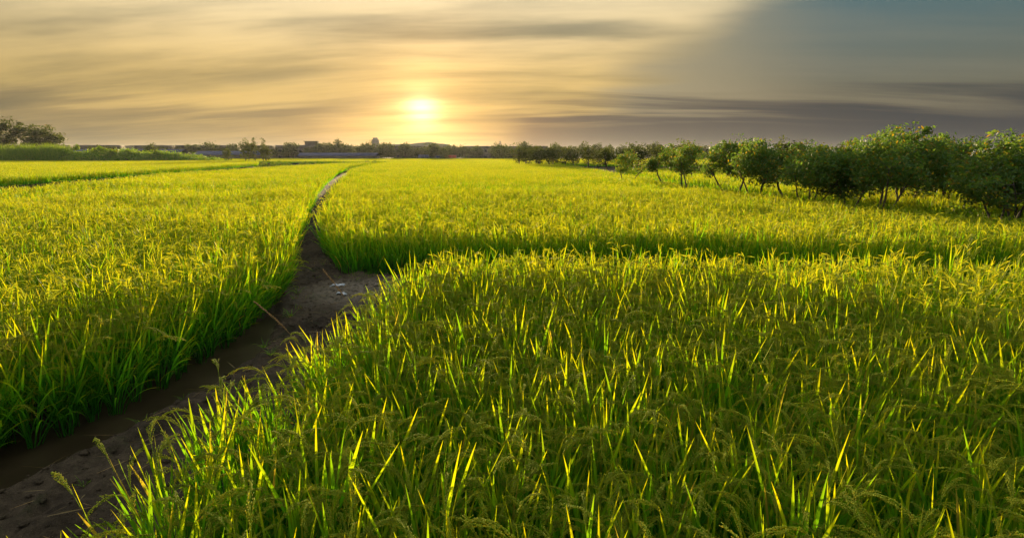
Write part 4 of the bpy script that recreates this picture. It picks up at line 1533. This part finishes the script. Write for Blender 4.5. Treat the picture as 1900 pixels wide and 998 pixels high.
x, y, z, rg = on_path(300, 57, (-4.6, 0.8, 1.0, 15.0), 0.0)
d = np.minimum(dist_poly(PLOT_LEFT, x, y), np.minimum(dist_poly(PLOT_NEAR, x, y), dist_poly(PLOT_MID, x, y)))
k = (d < 0.55) & (fbm(x * 1.3, y * 1.3) > 0.44)
x, y, z = np.repeat(x[k], 9), np.repeat(y[k], 9), np.repeat(z[k], 9)
n = len(x)
x, y = x + rg.normal(0, 0.035, n), y + rg.normal(0, 0.035, n)
az = rg.random(n) * 6.28
out = np.stack([np.cos(az), np.sin(az), np.zeros(n)], 1)
g = Geo()
blades(g, np.stack([x, y, z - 0.012], 1), norm(out * 0.7 + np.array([0, 0, 1.0])), rg.uniform(0.03, 0.12, n), rg.uniform(0.004, 0.009, n),
       rg.uniform(0.4, 1.6, n), out, rg.normal(0, 0.5, n), rg.random(n), np.where(rg.random(n) < 0.25, 0.7, 0.0), 4, 0.2, True)
o = link('ground_cover', g.mesh('ground_cover', M['bush_leaf'], True))
tag(o, 'short grass and sprouts creeping along the edges of the mud path', 'grass', None, 'stuff')

# dry seed stalks reaching over the path from the near plot
def seed_stalk(base, tip, label, seed):
    rg = np.random.default_rng(seed)
    r = thing('seed_stalk', base, label, 'grass stalk')
    d = np.array(tip, float) - np.array(base, float)
    t = np.linspace(0, 1, 9)
    pts = d[None] * t[:, None] ** np.array([1.7, 1.7, 0.75])[None]
    g = Geo()
    g.tube(pts, np.linspace(0.004, 0.002, 9), 5)
    g.a[-1][:] = (0.6, 0.4, 0.5)
    link('stem', g.mesh('stem', M['straw'], True), r)
    g = Geo()
    m = 150
    u = rg.uniform(0.70, 1.0, m)
    P = np.stack([np.interp(u, t, pts[:, i]) for i in range(3)], 1)
    dd = norm(d)[None] + rg.normal(0, 0.28, (m, 3))
    grains(g, P, norm(dd), rg.uniform(0.018, 0.032, m), rg.uniform(0.003, 0.0045, m), rg.random(m), rg.uniform(0.5, 1, m))
    g.a[-1][:, 2] = 0.8
    c = link('seed_head', g.mesh('seed_head', M['straw']), r)


seed_stalk((-1.62, 4.75, 0.0), (-2.36, 5.05, 0.98), 'dry brown seed stalk leaning out over the path, the nearer one', 1)
seed_stalk((-1.50, 5.75, 0.0), (-2.15, 6.35, 1.02), 'dry brown seed stalk leaning towards the mud crossing, the farther one', 2)

# pale plastic scraps trodden into the crossing
M['scrap'] = plain_material('faded_plastic', (0.34, 0.36, 0.37), 0.6, 0.2, 20.0)


def scrap(x, y, sx, sy, label, seed):
    rg = np.random.default_rng(seed)
    u, v = np.meshgrid(np.linspace(-1, 1, 7), np.linspace(-1, 1, 5))
    X = u * sx * (1 + 0.2 * rg.random(u.shape))
    Y = v * sy * (1 + 0.3 * rg.random(u.shape))
    Z = path_height(x + X, y + Y) + 0.012 + 0.02 * rg.random(u.shape)
    P = np.stack([x + X, y + Y, Z], -1).reshape(-1, 3)
    ii, jj = np.meshgrid(np.arange(6), np.arange(4))
    b = (jj * 7 + ii).ravel()
    f = np.stack([b, b + 1, b + 8, b + 7], 1)
    me = mesh_from('plastic_scrap', P - (x, y, 0), [f], M['scrap'], None, True)
    o = link('plastic_scrap', me, None, (x, y, 0))
    o.modifiers.new('thickness', 'SOLIDIFY').thickness = 0.002
    tag(o, label, 'litter')


scrap(-2.95, 9.35, 0.11, 0.05, 'crumpled pale plastic scrap lying on the mud crossing', 1)
scrap(-2.70, 8.75, 0.07, 0.04, 'smaller pale plastic scrap in front of the first on the mud', 2)
scrap(-2.2, 8.7, 0.06, 0.03, 'thin pale scrap by the tip of the near plot', 3)

# ------------------------------------------------------------------ haze
m, g = new_mat('evening_haze')
pv = g.node('ShaderNodeVolumePrincipled')
pv.inputs['Color'].default_value = (0.84, 0.88, 0.95, 1)
pv.inputs['Density'].default_value = 0.00006
pv.inputs['Anisotropy'].default_value = 0.5
out = g.node('ShaderNodeOutputMaterial')
g.l.new(pv.outputs[0], out.inputs['Volume'])
g = Geo()
g.box(-4400, 4400, -500, 4800, -1.2, 31)
o = link('haze', g.mesh('haze', m, False, False))
tag(o, 'thin golden evening haze lying over the whole plain', 'haze', None, 'stuff')
